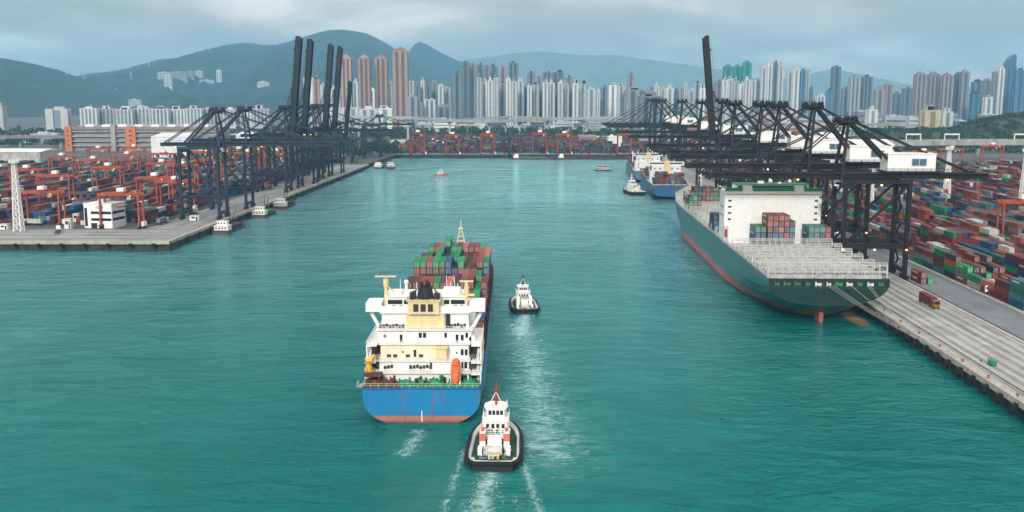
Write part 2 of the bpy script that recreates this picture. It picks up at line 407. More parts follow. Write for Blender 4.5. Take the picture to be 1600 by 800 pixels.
# ------------------------------------------------------------------ ground slabs
def build_ground():
    m, n, l, b = nt('port_ground')
    tcn = n.new('ShaderNodeTexCoord')
    a = n.new('ShaderNodeTexNoise'); a.inputs['Scale'].default_value = .02; a.inputs['Detail'].default_value = 8
    l.new(tcn.outputs['Object'], a.inputs['Vector'])
    r_ = n.new('ShaderNodeValToRGB'); r_.color_ramp.elements[0].position = .35; r_.color_ramp.elements[1].position = .65
    r_.color_ramp.elements[0].color = (.05, .054, .058, 1); r_.color_ramp.elements[1].color = (.11, .115, .12, 1)
    l.new(a.outputs['Fac'], r_.inputs[0]); l.new(r_.outputs[0], b.inputs['Base Color']); b.inputs['Roughness'].default_value = .9
    L0 = ground(265, 391); S = 26000
    cor = [tuple(L0[:2]), tuple(chan(-212, 1185)[:2]), tuple(chan(-214, 1190)[:2]), tuple(ground(618, 247)[:2]),
           tuple(ground(1008, 247)[:2]), tuple(chan(129, 1330)[:2]), tuple(chan(129, 60)[:2]), (S, 60), (S, S), (-S, S), (-S, L0.y + 4), (-2000, L0.y - 4)]
    n_ = len(cor)
    mb = MB()
    vs_ = [(x, y, QZ) for x, y in cor] + [(x, y, -4) for x, y in cor]
    mb.raw(vs_, [tuple(range(n_ - 1, -1, -1))], 0)
    mb.raw(vs_, [(i, (i + 1) % n_, n_ + (i + 1) % n_, n_ + i) for i in range(n_)], 1)
    o = part('ground', mb, [m, M_pier])
    bm = bmesh.new(); bm.from_mesh(o.data); bmesh.ops.triangulate(bm, faces=[f for f in bm.faces if len(f.verts) > 4])
    bmesh.ops.recalc_face_normals(bm, faces=bm.faces); bm.to_mesh(o.data); bm.free()
    tag(o, 'paved ground of the container port and the city behind', 'ground', kind='structure')
    return L0
L0 = build_ground()

def apron_mat(name, c0, c1, freq, axis, phase=0., amt=.6, thr=.5):
    """concrete laid in lanes: pale bands with darker tracked wheel lanes"""
    m, n, l, b = nt(name)
    tcn = n.new('ShaderNodeTexCoord'); sp = n.new('ShaderNodeSeparateXYZ'); l.new(tcn.outputs['Object'], sp.inputs[0])
    nz = n.new('ShaderNodeTexNoise'); nz.inputs['Scale'].default_value = .08; nz.inputs['Detail'].default_value = 8
    mp = n.new('ShaderNodeMapping'); mp.inputs['Scale'].default_value = (1, .3, 1) if axis == 0 else (.3, 1, 1)
    l.new(tcn.outputs['Object'], mp.inputs[0]); l.new(mp.outputs[0], nz.inputs['Vector'])
    ty = n.new('ShaderNodeTexNoise'); ty.inputs['Scale'].default_value = .7; ty.inputs['Detail'].default_value = 6
    mpt = n.new('ShaderNodeMapping'); mpt.inputs['Scale'].default_value = (1, .025, 1) if axis == 0 else (.025, 1, 1)
    l.new(tcn.outputs['Object'], mpt.inputs[0]); l.new(mpt.outputs[0], ty.inputs['Vector'])
    spt = n.new('ShaderNodeTexNoise'); spt.inputs['Scale'].default_value = .22; spt.inputs['Detail'].default_value = 10; spt.inputs['Roughness'].default_value = .7
    l.new(tcn.outputs['Object'], spt.inputs['Vector'])
    x = math_n(n, l, 'ADD', math_n(n, l, 'DIVIDE', sp.outputs[axis], freq), phase)
    x = math_n(n, l, 'ADD', x, math_n(n, l, 'MULTIPLY', nz.outputs['Fac'], .18))
    tri = math_n(n, l, 'PINGPONG', x, .5)
    r = n.new('ShaderNodeMapRange'); r.interpolation_type = 'SMOOTHSTEP'; r.inputs[1].default_value = .17; r.inputs[2].default_value = .33
    l.new(tri, r.inputs[0])
    f = math_n(n, l, 'MULTIPLY', r.outputs[0], amt)
    f = math_n(n, l, 'ADD', f, math_n(n, l, 'MULTIPLY', math_n(n, l, 'SUBTRACT', nz.outputs['Fac'], .5), 1.1), True)
    f = math_n(n, l, 'ADD', f, math_n(n, l, 'ADD', math_n(n, l, 'MULTIPLY', math_n(n, l, 'SUBTRACT', ty.outputs['Fac'], .5), .9), math_n(n, l, 'MULTIPLY', math_n(n, l, 'SUBTRACT', spt.outputs['Fac'], .5), 1.2)), True)
    out = mixrgb(n, l, f, c0, c1)
    # cast slabs: each poured in its own shade, with dark joints between
    other = 1 - axis
    cu = math_n(n, l, 'DIVIDE', sp.outputs[axis], 6.2); cv = math_n(n, l, 'DIVIDE', sp.outputs[other], 14.0)
    cx_ = n.new('ShaderNodeCombineXYZ'); l.new(math_n(n, l, 'FLOOR', cu), cx_.inputs[0]); l.new(math_n(n, l, 'FLOOR', cv), cx_.inputs[1])
    wn_ = n.new('ShaderNodeTexWhiteNoise'); wn_.noise_dimensions = '2D'; l.new(cx_.outputs[0], wn_.inputs['Vector'])
    rs = n.new('ShaderNodeMapRange'); rs.inputs[3].default_value = .82; rs.inputs[4].default_value = 1.12; l.new(wn_.outputs['Value'], rs.inputs[0])
    sc_ = n.new('ShaderNodeVectorMath'); sc_.operation = 'SCALE'; l.new(out, sc_.inputs[0]); l.new(rs.outputs[0], sc_.inputs['Scale'])
    jt = math_n(n, l, 'MAXIMUM', math_n(n, l, 'LESS_THAN', math_n(n, l, 'FRACT', cv), .02), math_n(n, l, 'LESS_THAN', math_n(n, l, 'FRACT', cu), .03))
    l.new(mixrgb(n, l, math_n(n, l, 'MULTIPLY', jt, .5), sc_.outputs[0], (.06, .06, .06)), b.inputs['Base Color']); b.inputs['Roughness'].default_value = .85
    return m
def sheet(name, corners, z, m, label, kind='structure', thick=None, frame=None):
    """flat slab given in channel coordinates"""
    if thick:
        mb = MB().prism(corners, z - thick, z)
    else:
        k = len(corners); mb = MB().raw([(x, y, z) for x, y in corners], [tuple(range(k))])
    o = part(name, mb, m)
    o.rotation_euler = (0, 0, -CH)
    return tag(o, label, kind=kind)
M_apronR = apron_mat('apron_lanes', (.38, .375, .35), (.105, .118, .128), 4.1, 0, .2)
M_road = apron_mat('yard_road', (.15, .165, .18), (.20, .215, .23), 9, 0, 0, .5)
M_kerbc = mat('kerb_concrete', (.42, .40, .36), .85, 0, .2, .2, GRIME, .4)
M_apronL = apron_mat('west_apron', (.27, .272, .265), (.17, .18, .19), 14, 1, .1, .55)
M_line = mat('line_paint', (.62, .60, .50), .7, 0, .3, .4, GRIME, .5)
# right terminal: deck on piles, lanes, rails, kerbs
sheet('quay_apron', [(129.8, 100), (158.5, 100), (158.5, 1330), (129.8, 1330)], QZ + .004, M_apronR, 'striped concrete quay apron beside the green ship')
sheet('yard_road', [(160.6, 100), (180.2, 100), (180.2, 1330), (160.6, 1330)], QZ + .008, M_road, 'dark asphalt road between the apron and the container yard')
cop = tag(part('quay_edge_beam', MB().box(127.6, 129.8, 100, 1330, QZ - 1.5, QZ + .25), M_kerbc), 'pale concrete edge beam along the east quay', kind='structure'); cop.rotation_euler = (0, 0, -CH)
for nme, u0, u1, hh in (('rear_kerb', 158.9, 160.4, .12), ('yard_kerb', 180.4, 182.2, .14)):
    k = tag(part(nme, MB().box(u0, u1, 100, 1330, QZ - .3, QZ + hh), M_kerbc), 'long pale kerb beside the asphalt yard road', kind='structure'); k.rotation_euler = (0, 0, -CH)
for u in (133.0, 159.0 + 2.3):
    k = tag(part('crane_rail', MB().box(u - .12, u + .12, 100, 1330, QZ - .1, QZ + .16), M_dark), 'steel crane rail set in the quay', kind='structure'); k.rotation_euler = (0, 0, -CH)
fm = MB().box(-.5, .1, -.9, .9, -3.2, -.9).cyl((-1.0, 0, -1.0), (-1.0, 0, -3.0), .85, n=10).mesh('fender', M_rubber)
bm_ = MB().cyl((0, 0, 0), (0, 0, .55), .32, .26, 8).cyl((0, 0, .55), (0, 0, .8), .5, .42, 8).mesh('bollard', mat('bollard_red', (.35, .08, .05), .7))
pm = MB().cyl((0, 0, -9), (0, 0, -1.5), .6, n=8).mesh('pile', M_pier)
for i, v in enumerate(range(190, 700, 9)):
    f = bpy.data.objects.new('fender', fm); col.objects.link(f); f.parent = cop; f.location = (127.6, v, QZ + .1)
    if v < 470:
        p = bpy.data.objects.new('pile', pm); col.objects.link(p); p.parent = cop; p.location = (128.3, v + 4.5, QZ)
    if i % 2 == 0:
        bo = bpy.data.objects.new('bollard', bm_); col.objects.link(bo); bo.parent = cop; bo.location = (129.0, v + 3, QZ + .25)
# left terminal aprons
def quad_sheet(name, pts, z, m, label):
    return tag(part(name, MB().raw([(p[0], p[1], z) for p in pts], [tuple(range(len(pts)))]), m), label, kind='structure')
cL = chan(-212, 1183); cS = chan(-212, L0.y)
quad_sheet('west_quay_front', [(-1200, L0.y + .5), (L0.x - .5, L0.y + 1), (L0.x + 1.2, L0.y + 52), (-1200, L0.y + 52)], QZ + .004, M_apronL, 'pale concrete apron at the south end of the west quay')
M_apronL2 = apron_mat('west_side_apron', (.27, .268, .25), (.17, .177, .185), 11, 0, .3, .5)
o_ = sheet('west_quay_apron', [(-246, L0.y + 46), (-212.6, L0.y + 46), (-212.6, 1183), (-246, 1183)], QZ + .010, M_apronL2, 'pale concrete apron along the west quay under the cranes')
e1 = part('west_edge_beam', MB().box(-213.4, -211.2, 550, 1187, QZ - 1.4, QZ + .3), M_kerbc); e1.rotation_euler = (0, 0, -CH); tag(e1, 'concrete edge beam along the west quay', kind='structure')
e2 = part('south_edge_beam', MB().box(-1500, L0.x + .4, L0.y - 1.6, L0.y + .6, QZ - 1.4, QZ + .32), M_kerbc); tag(e2, 'concrete edge beam at the south end of the west quay', kind='structure')
for i in range(24):
    f = bpy.data.objects.new('fender', fm); col.objects.link(f); f.parent = e2; f.location = (L0.x - 8 - i * 13, L0.y - 1.6, QZ); f.rotation_euler = (0, 0, R(90))
for i in range(30):
    f = bpy.data.objects.new('fender', fm); col.objects.link(f); f.parent = e1; f.location = (-211.2, 575 + i * 20, QZ); f.rotation_euler = (0, 0, R(180))
# far quay strip
fq0, fq1 = ground(618, 247), ground(1008, 247)
quad_sheet('north_quay', [(fq0.x, fq0.y + .5), (fq1.x, fq1.y + .5), (fq1.x, fq1.y + 40), (fq0.x, fq0.y + 40)], QZ + .004, M_apronL, 'grey apron of the north quay across the basin')
# painted lines on the south end of the west quay
for yy, x0, x1 in ((L0.y + 16, -560, -215), (L0.y + 19, -560, -215), (L0.y + 40, -560, -240)):
    quad_sheet('lane_line', [(x0, yy), (x1, yy), (x1, yy + .5), (x0, yy + .5)], QZ + .012, M_line, 'thin painted lane line on the west quay front')

# ------------------------------------------------------------------ hills
def green_mat(name, c0, c1, c2, scale=.02, bumpd=12):
    m, n, l, b = nt(name)
    tcn = n.new('ShaderNodeTexCoord')
    a = n.new('ShaderNodeTexNoise'); a.inputs['Scale'].default_value = scale; a.inputs['Detail'].default_value = 9; a.inputs['Roughness'].default_value = .65
    l.new(tcn.outputs['Object'], a.inputs['Vector'])
    r_ = n.new('ShaderNodeValToRGB'); r_.color_ramp.elements[0].position = .34; r_.color_ramp.elements[1].position = .7
    r_.color_ramp.elements[0].color = (*c0, 1); r_.color_ramp.elements[1].color = (*c2, 1)
    e_ = r_.color_ramp.elements.new(.52); e_.color = (*c1, 1)
    l.new(a.outputs['Fac'], r_.inputs[0]); l.new(r_.outputs[0], b.inputs['Base Color']); b.inputs['Roughness'].default_value = .95
    bp = n.new('ShaderNodeBump'); bp.inputs['Distance'].default_value = bumpd; bp.inputs['Strength'].default_value = .8
    a2 = n.new('ShaderNodeTexNoise'); a2.inputs['Scale'].default_value = scale * 2; a2.inputs['Detail'].default_value = 8
    l.new(tcn.outputs['Object'], a2.inputs['Vector']); l.new(a2.outputs['Fac'], bp.inputs['Height']); l.new(bp.outputs[0], b.inputs['Normal'])
    return m
M_hill = green_mat('hill_forest', (.004, .014, .012), (.007, .022, .018), (.020, .042, .028), .012, 34)
M_wood = green_mat('wood_floor', (.018, .035, .02), (.03, .055, .025), (.06, .08, .035), .05, 2)
M_ridge = green_mat('hazed_ridge', (.10, .12, .11), (.13, .15, .13), (.18, .19, .16), .004, 20)  # paler than the other hills: distance haze put into the ridge colour
HILLS = []
def hill(name, prof, Y0, front, back, label, m=M_hill, nx=150, ny=44, spur=.28, seed=0, amp=1.0):
    px0, px1 = prof[0][0], prof[-1][0]
    rid = [(p.x, p.z) for p in (at(a, b, Y0) for a, b in prof)]
    def H(x, y):
        h = lerp_list(rid, x) - QZ
        if h < 0: return QZ - 3
        if y <= Y0:
            t = (y - front) / (Y0 - front)
            if t <= 0: return QZ - 3
            s = smooth01(t) * .55 + t * .45
        else:
            t = (y - Y0) / (back - Y0); s = 1 - smooth01(t) * 1.05
        q = noise.fractal(Vector((x * .0016 + seed, y * .0016, seed)), .9, 2.1, 6)
        gl_ = abs(noise.noise(Vector((x * .0075 + seed, y * .0035, 7.7)))) + .5 * abs(noise.noise(Vector((x * .019 + seed, y * .009, 2.7))))
        rg = 1 - abs(noise.noise(Vector((x * .0022 + seed, y * .0006, 3.3 + seed)))) * 2
        damp = max(0., min(1., abs(y - Y0) / (Y0 - front) * 1.6))
        z = h * s * (1 - spur * damp * (1 - rg)) + q * h * .10 * damp * amp - (.35 - min(.35, gl_)) * h * .42 * damp * amp
        z += noise.fractal(Vector((x * .012, y * .012, seed)), .8, 2.2, 4) * 6 * amp * min(1, damp + .35)
        return QZ - 3 + max(0, z)
    x0, x1 = rid[0][0], rid[-1][0]
    mb = MB(); vs_ = []; fs = []
    for j in range(ny + 1):
        y = front + (back - front) * j / ny
        for i in range(nx + 1):
            x = x0 + (x1 - x0) * i / nx
            vs_.append((x, y, H(x, y)))
    for j in range(ny):
        for i in range(nx):
            a = j * (nx + 1) + i
            fs.append((a, a + 1, a + nx + 2, a + nx + 1))
    mb.raw(vs_, fs)
    tag(part(name, mb, m, smooth=True), label, kind='structure')
    HILLS.append(H)
    return H
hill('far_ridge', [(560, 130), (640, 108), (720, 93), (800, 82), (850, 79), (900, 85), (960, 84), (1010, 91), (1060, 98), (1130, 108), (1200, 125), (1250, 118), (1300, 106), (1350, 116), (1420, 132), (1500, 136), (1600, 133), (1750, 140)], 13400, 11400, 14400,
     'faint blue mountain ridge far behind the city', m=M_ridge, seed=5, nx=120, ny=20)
hill('cone_hill', [(560, 150), (600, 110), (632, 88), (648, 68), (656, 64), (668, 69), (690, 82), (720, 96), (760, 120), (800, 150)], 10400, 9000, 11600, 'cone shaped blue hill behind the pink tower', seed=2, nx=70, ny=30)
H2 = hill('mountain', [(-40, 150), (60, 143), (130, 125), (165, 118), (190, 112), (215, 108), (250, 98), (275, 90), (300, 86), (335, 78), (370, 67), (392, 66), (410, 70), (432, 69), (455, 63), (480, 55), (505, 48), (530, 45), (550, 47), (572, 51), (590, 59), (612, 72), (640, 92), (675, 112), (720, 135), (780, 160)], 8600, 4700, 10600,
     'big blue green mountain behind the tall towers', seed=1, nx=240, ny=110, spur=.42)
H1 = hill('near_hill', [(-700, 80), (-320, 66), (-120, 78), (0, 89), (40, 97), (75, 107), (110, 120), (140, 133), (180, 147), (230, 163), (290, 180)], 5300, 3200, 7000, 'dark wooded hill at the left edge behind the port', seed=9, nx=150, ny=80, spur=.4)
HR = hill('wooded_hill', [(1340, 226), (1370, 214), (1385, 205), (1400, 200), (1425, 206), (1450, 202), (1480, 205), (1510, 199), (1550, 187), (1600, 178), (1700, 164), (1900, 158)], 1650, 1380, 2000, 'low dark green wooded hill behind the elevated road', m=M_wood, seed=4, nx=90, ny=24, spur=.1, amp=.25)
def hit(px, py, H, y0, y1, step=10):
    y = y0
    while y < y1:
        p = at(px, py, y)
        if p.z <= H(p.x, y): return p
        y += step
    return at(px, py, y1)

# ------------------------------------------------------------------ tree masses
M_leaf = green_mat('leaves', (.014, .034, .014), (.022, .05, .02), (.048, .08, .032), .12, .5)
def crown(mb, c, r, h, k, rg):
    for i in range(k):
        th = rg.random() * 2 * math.pi; zz = rg.random() ** .7; rr = r * math.sqrt(max(0, 1 - (zz * 1.02 - .1) ** 2)) * (.55 + .5 * rg.random())
        p = Vector((c[0] + math.cos(th) * rr, c[1] + math.sin(th) * rr, c[2] + h * (.25 + .75 * zz)))
        s = r * (.22 + .25 * rg.random())
        a = Vector((rg.gauss(0, 1), rg.gauss(0, 1), rg.gauss(0, 1))).normalized(); b = a.orthogonal().normalized(); cc = a.cross(b)
        mb.raw([p + b * s, p + cc * s * .8, p - b * s * .9, p - cc * s, p + a * s * .5], [(0, 1, 4), (1, 2, 4), (2, 3, 4), (3, 0, 4)])
def tree_mass(name, spots, label, seed, k=26):
    rg = random.Random(seed); mb = MB()
    for (x, y, z, r, h) in spots:
        crown(mb, (x, y, z), r, h, k, rg)
    return tag(part(name, mb, M_leaf), label, 'trees', kind='stuff')
rg = random.Random(3)
sp = []
for i in range(1300):
    y = 1390 + 400 * rg.random(); px = 1345 + 550 * rg.random()
    x = (px - 800) / FPX * y
    z = HR(x, y)
    if z > QZ - 1: sp.append((x, y, z - 1, 4 + 3 * rg.random(), 5 + 4 * rg.random()))
tree_mass('woodland', sp, 'dense dark trees covering the low hill behind the elevated road', 11, 16)
sp = [(-420 + 800 * rg.random(), 1820 + 380 * rg.random() ** 1.5, QZ, 5 + 4 * rg.random(), 9 + 8 * rg.random()) for i in range(620)]
tree_mass('tree_belt', sp, 'dark green belt of trees behind the north container yard', 12, 18)
sp = [(-160 - 130 * rg.random(), 1290 + 260 * rg.random(), QZ, 4 + 4 * rg.random(), 9 + 9 * rg.random()) for i in range(110)]
tree_mass('tree_clump', sp, 'dark trees at the end of the west quay', 13, 24)
sp = [(-1250 + 850 * rg.random(), 1560 + 650 * rg.random(), QZ, 5 + 5 * rg.random(), 8 + 8 * rg.random()) for i in range(560)]
tree_mass('roadside_trees', sp, 'dark green trees around the warehouses at the foot of the hill', 14, 16)
sp = [(250 + 1300 * rg.random(), 1700 + 700 * rg.random(), QZ, 5 + 4 * rg.random(), 7 + 7 * rg.random()) for i in range(260)]
tree_mass('city_trees', sp, 'green trees scattered among the low city blocks', 15, 14)
# ------------------------------------------------------------------ ship-to-shore cranes
def sts_crane(label, m, bz=44., az=71., out=58., back=34., g=28., raised=False, house=True, hw=8.5, mw=None, hl=72., rake=80., bd=2.4):
    t = thing('quay_crane', label, 'crane')
    mw = mw or M_white
    # legs, a bit closer together above the portal
    for x in (0, g):
        for s in (-1, 1):
            part('leg', MB().bar((x, s * hw, 2.2), (x, s * hw, bz - 1.2), 1.7, 2.1), m, t)
            b = part('bogie', MB().box(x - .7, x + .7, s * hw - 4.5, s * hw + 4.5, .9, 2.3).box(x - .5, x + .5, s * hw - 1.2, s * hw + 1.2, 2.3, 3.1), m, t)
            w = MB()
            for k in range(6):
                yy = s * hw - 3.9 + k * 1.56
                w.cyl((x - .35, yy, .55), (x + .35, yy, .55), .5, n=8)
            part('wheels', w, M_dark, b)['kind'] = 'stuff'
    for x in (0, g):
        part('sill_beam', MB().box(x - .85, x + .85, -hw - 1, hw + 1, 3.0, 4.8), m, t)
        part('cross_beam', MB().box(x - .8, x + .8, -hw + .8, hw - .8, bz - 3.4, bz - 1.4), m, t)
    pz = 15.
    for s in (-1, 1):
        part('portal_beam', MB().box(.9, g - .9, s * hw - .7, s * hw + .7, pz - 1.2, pz + 1.0), m, t)
        part('upper_beam', MB().box(-1, g + 1, s * hw - .75, s * hw + .75, bz - 1.3, bz + .6), m, t)
        part('diagonal_brace', MB().bar((.6, s * hw, pz + .6), (g - .6, s * hw, bz - 2), .95, 1.0), m, t)
    part('cross_beam', MB().box(g - .6, g + .6, -hw + .8, hw - .8, pz - 1, pz + .8), m, t)
    # walkway along the portal
    part('walkway', MB().box(1, g - 1, hw + .8, hw + 1.9, pz - .1, pz).bar((1, hw + 1.9, pz + 1.1), (g - 1, hw + 1.9, pz + 1.1), .1), m, t)
    # girder (fixed, landside) and boom (waterside)
    gm = MB()
    gy = 3.2
    for s in (-1, 1):
        gm.box(-3, g + back, s * gy - .6, s * gy + .6, bz + .6, bz + 3.0)
        gm.bar((-3, s * (gy + 1.6), bz + 4.2), (g + back, s * (gy + 1.6), bz + 4.2), .12)
        gm.box(-3, g + back, s * (gy + .6) if s > 0 else s * (gy + 1.7), s * (gy + 1.7) if s > 0 else s * (gy + .6), bz + 2.75, bz + 2.95)
    for k in range(int((g + back) / 9) + 1):
        gm.box(-2 + k * 9, -1.2 + k * 9, -gy, gy, bz + 1.1, bz + 2.2)
        for s in (-1, 1):
            gm.bar((-2 + k * 9, s * (gy + 1.6), bz + 2.9), (-2 + k * 9, s * (gy + 1.6), bz + 4.2), .1)
    part('girder', gm, m, t)
    ax = 1.5
    # mast: four posts converging on a wide sheave platform
    for s in (-1, 1):
        part('mast_leg', MB().bar((-1.5, s * 6.5, bz), (ax, s * 2.6, az - 2), 1.3, 1.4, w2=1.0), m, t)
        part('mast_back_leg', MB().bar((g - 1, s * 4.6, bz + 1.5), (ax + 1.2, s * 2.6, az - 1.5), 1.15, 1.2), m, t)
    cm_ = MB().prism([(-4.4, -2.0), (-2.2, -4.6), (3.4, -4.6), (6.2, -2.0), (6.2, 2.0), (3.4, 4.6), (-2.2, 4.6), (-4.4, 2.0)], az - 1.6, az - .5)
    cm_.prism([(ax - 3, -2.6), (ax + 3, -2.6), (ax + 3, 2.6), (ax - 3, 2.6)], az - 3.0, az - 1.6)
    for x in (-2.8, ax, 4.6):
        cm_.cyl((x, -2.6, az + .1), (x, 2.6, az + .1), .95, n=8)
    for x in (-4, 0, 5.4):
        for s in (-1, 1):
            cm_.bar((x, s * 3, az - .5), (x, s * 3, az + 1.3), .25)
    cm_.bar((-4, 3, az + 1.2), (5.4, 3, az + 1.2), .2).bar((-4, -3, az + 1.2), (5.4, -3, az + 1.2), .2)
    cm_.bar((ax, 0, az), (ax, 0, az + 3.2), .2)
    part('mast_crown', cm_, m, t)
    for z_ in (.35, .7):
        p0 = Vector((-1.5, 6.5, bz)).lerp(Vector((ax, 2.6, az - 2)), z_)
        part('mast_tie', MB().bar(p0, (p0.x, -p0.y, p0.z), .7), m, t)
    # stays
    if not raised:
        for s in (-1, 1):
            part('boom_stay', MB().bar((ax - 2, s * 2.4, az - .8), (-out * .47, s * gy, bz + 3), .62, .5), m, t)
            part('boom_stay', MB().bar((ax - 2, s * 2.2, az - .4), (-out * .88, s * gy, bz + 3), .62, .5), m, t)
    for s in (-1, 1):
        part('back_stay', MB().bar((ax + 2, s * 2.4, az - .8), (g + back * .82, s * gy, bz + 3), .7, .6), m, t)
    bm2 = MB()
    L = out - 3
    for s in (-1, 1):
        bm2.box(-L, 0, s * gy - .6, s * gy + .6, .2 - bd, .2)
        bm2.bar((-L, s * (gy + 1.5), 1.3), (0, s * (gy + 1.5), 1.3), .12)
        bm2.box(-L, 0, min(s * (gy + .6), s * (gy + 1.6)), max(s * (gy + .6), s * (gy + 1.6)), -.1, .1)
    k = 0
    while k * 7 < L:
        x = -k * 7 - 1
        bm2.box(x - .4, x + .4, -gy, gy, -1.7, -.4)
        if (k + 1) * 7 < L: bm2.bar((x, -gy, -1), (x - 7, gy, -1), .4).bar((x, gy, -1), (x - 7, -gy, -1), .4)
        for s in (-1, 1): bm2.bar((x, s * (gy + 1.5), 0), (x, s * (gy + 1.5), 1.3), .1)
        k += 1
    bm2.box(-L - 1.4, -L, -gy - .6, gy + .6, -2.2, .4)
    for f in (.47, .88): bm2.box(-L * f - .8, -L * f + .8, -gy - .7, gy + .7, .2, 1.1)
    bo = part('boom', bm2, m, t)
    bo.location = (-3, 0, bz + 2.8)
    if raised:
        bo.rotation_euler = (0, R(rake), 0)
        for s in (-1, 1):
            e_ = Matrix.Rotation(R(rake), 4, 'Y') @ Vector((-L * .47, s * gy, .4)) + Vector((-3, 0, bz + 2.8))
            mid_ = Vector((ax - 4, s * 2.8, (az + e_.z) / 2 - 3))
            part('boom_stay', MB().bar((ax - 2, s * 2.4, az - .8), mid_, .5, .45).bar(mid_, e_, .5, .45), m, t)
    # machinery house
    if house:
        hx0, hx1 = g - 9, g + 12
        h_ = part('machinery_house', MB().box(hx0, hx1, -5, 5, bz + 4.1, bz + 11.5).box(hx0 - .3, hx1 + .3, -5.3, 5.3, bz + 11.5, bz + 11.9), mw, t)
        part('house_window', MB().box(g + 1.6, g + 8, -5.06, -5.0, bz + 6.5, bz + 9.6), M_glassb, h_)
        part('house_window', MB().box(g + 1.6, g + 8, 5.0, 5.06, bz + 6.5, bz + 9.6), M_glassb, h_)
        fr = MB()
        for x in (g + 1.4, g + 4.7, g + 8): fr.box(x - .14, x + .14, -5.14, -5.05, bz + 6.4, bz + 9.7)
        for z_ in (bz + 6.4, bz + 9.6): fr.box(g + 1.4, g + 8.1, -5.14, -5.05, z_ - .12, z_ + .12)
        part('window_frame', fr, M_galv, h_)
        rl = MB()
        for y_ in (-5.9, 5.9):
            rl.bar((hx0 - 1, y_, bz + 5.3), (hx1 + 1.5, y_, bz + 5.3), .12).bar((hx0 - 1, y_, bz + 4.7), (hx1 + 1.5, y_, bz + 4.7), .1)
            for q in range(8): rl.bar((hx0 - 1 + q * 3.3, y_, bz + 3.7), (hx0 - 1 + q * 3.3, y_, bz + 5.3), .12)
        rl.box(hx0 - 1.2, hx1 + 1.6, -6.1, 6.1, bz + 3.2, bz + 4.05)
        part('house_platform', rl, m, t)
    # trolley, cabin, spreader
    tx = -6.0 if not raised else g * .5
    tr = part('trolley', MB().box(tx - 3, tx + 3, -gy + .1, gy - .1, bz + 2.3, bz + 3.3).box(tx - 2.4, tx + 2.4, -2.6, 2.6, bz + 3.3, bz + 4.2), m, t)
    part('operator_cabin', MB().box(tx + 3.2, tx + 5.6, -1.2, 1.2, bz - 3.0, bz - .2), mw, t)
    part('cabin_window', MB().box(tx + 3.15, tx + 3.2, -1.0, 1.0, bz - 2.8, bz - 1.0).box(tx + 3.4, tx + 5.4, -1.26, -1.2, bz - 2.2, bz - 1.0), M_glass, t)
    sprz = bz - 9
    sm = MB().box(tx - 1.2, tx + 1.2, -6, 6, sprz, sprz + .7).box(tx - .8, tx + .8, -1.5, 1.5, sprz + .7, sprz + 1.5)
    for s in (-1, 1):
        for q in (-1, 1): sm.bar((tx + q, s * 1.4, sprz + 1.2), (tx + q * 2, s * 2.2, bz + 2.3), .12)
    part('spreader', sm, M_dark, tr)
    # stair tower with switchbacks on a rear leg
    st = MB()
    for q in range(int((bz - 4) / 4)):
        z0 = 3 + q * 4; d = 1 if q % 2 else -1
        st.bar((g + 2.1, hw - d * 2.2, z0), (g + 2.1, hw + d * 2.2, z0 + 4), .9, .25)
        st.box(g + 1.0, g + 3.2, hw + d * 2.2 - .8, hw + d * 2.2 + .8, z0 + 3.9, z0 + 4.1)
        st.bar((g + 3.1, hw + d * 2.8, z0), (g + 3.1, hw + d * 2.8, z0 + 4), .14)
    part('stair_tower', st, m, t)
    el = part('electrical_house', MB().box(g * .4, g * .4 + 5, -hw - .4, -hw + 3.0, pz + 1.0, pz + 4.2), m, t)
    lm = MB().ball((0, 0, 0), (.55, .55, .4), 6, 4).mesh('floodlight', M_lamp)
    for (x, y_, z_) in ((0, -hw - 1.1, pz - 1.6), (g * .5, -hw - .9, pz - 1.6), (g, -hw - 1.1, pz - 1.6), (-out * .35, -gy - .9, bz + .1), (g + back * .5, -gy - .9, bz + .1), (g * .55, -hw - 1.0, bz - 1.8), (g * .3, hw - 1.2, bz - 2.0)):
        if raised and x < -3: continue
        f = bpy.data.objects.new('floodlight', lm); col.objects.link(f); f.parent = t; f.location = (x, y_, z_)
    return t

RIGHT = [(447, 0, False), (503, 1, False), (576, 1, False), (623, 1, False), (710, 1, False), (796, 1, True), (861, 1, False), (983, 1, False), (1150, 1, False), (1210, 1, False), (1268, 1, False)]
pr0 = sts_crane('black quay crane with lowered boom and white machinery house, closest of the east quay row', M_black, 44, 71, 57, 36, 28)
pr0.location = chan(133, 451, QZ); pr0.rotation_euler = (0, 0, -CH); pr0['group'] = 'black cranes on the east quay'
pr1 = sts_crane('black quay crane with lowered boom, second nearest of the east quay row', M_black, 44.5, 77, 60, 34, 28)
pr1.location = chan(133, 507, QZ); pr1.rotation_euler = (0, 0, -CH); pr1['group'] = 'black cranes on the east quay'
prr = sts_crane('black quay crane with its boom raised high, the only raised one on the east quay', M_black, 45, 78, 80, 30, 28, raised=True, house=False, rake=84, bd=4.2)
prr.location = chan(133, 766, QZ); prr.rotation_euler = (0, 0, -CH); prr['group'] = 'black cranes on the east quay'
for i, (Y, k, ra) in enumerate(RIGHT):
    if i < 2 or ra: continue
    dup(pr1, f'black quay crane with lowered boom, {ordw(i)} in the east quay row counted from the camera', chan(133, Y + 4, QZ), -CH, 'black cranes on the east quay')
LEFT = [(650, 0), (710, 0), (838, 1), (879, 1), (964, 1), (1007, 1), (1046, 2)]
pl0 = sts_crane('slate blue quay crane with lowered boom, closest on the west quay', M_navy, 47.5, 72.5, 76, 14, 25, house=False)
pl0.location = chan(-216, 657, QZ); pl0.rotation_euler = (0, 0, math.pi - CH); pl0['group'] = 'cranes on the west quay'
dup(pl0, 'slate blue quay crane with lowered boom, second closest on the west quay', chan(-216, 717, QZ), math.pi - CH)
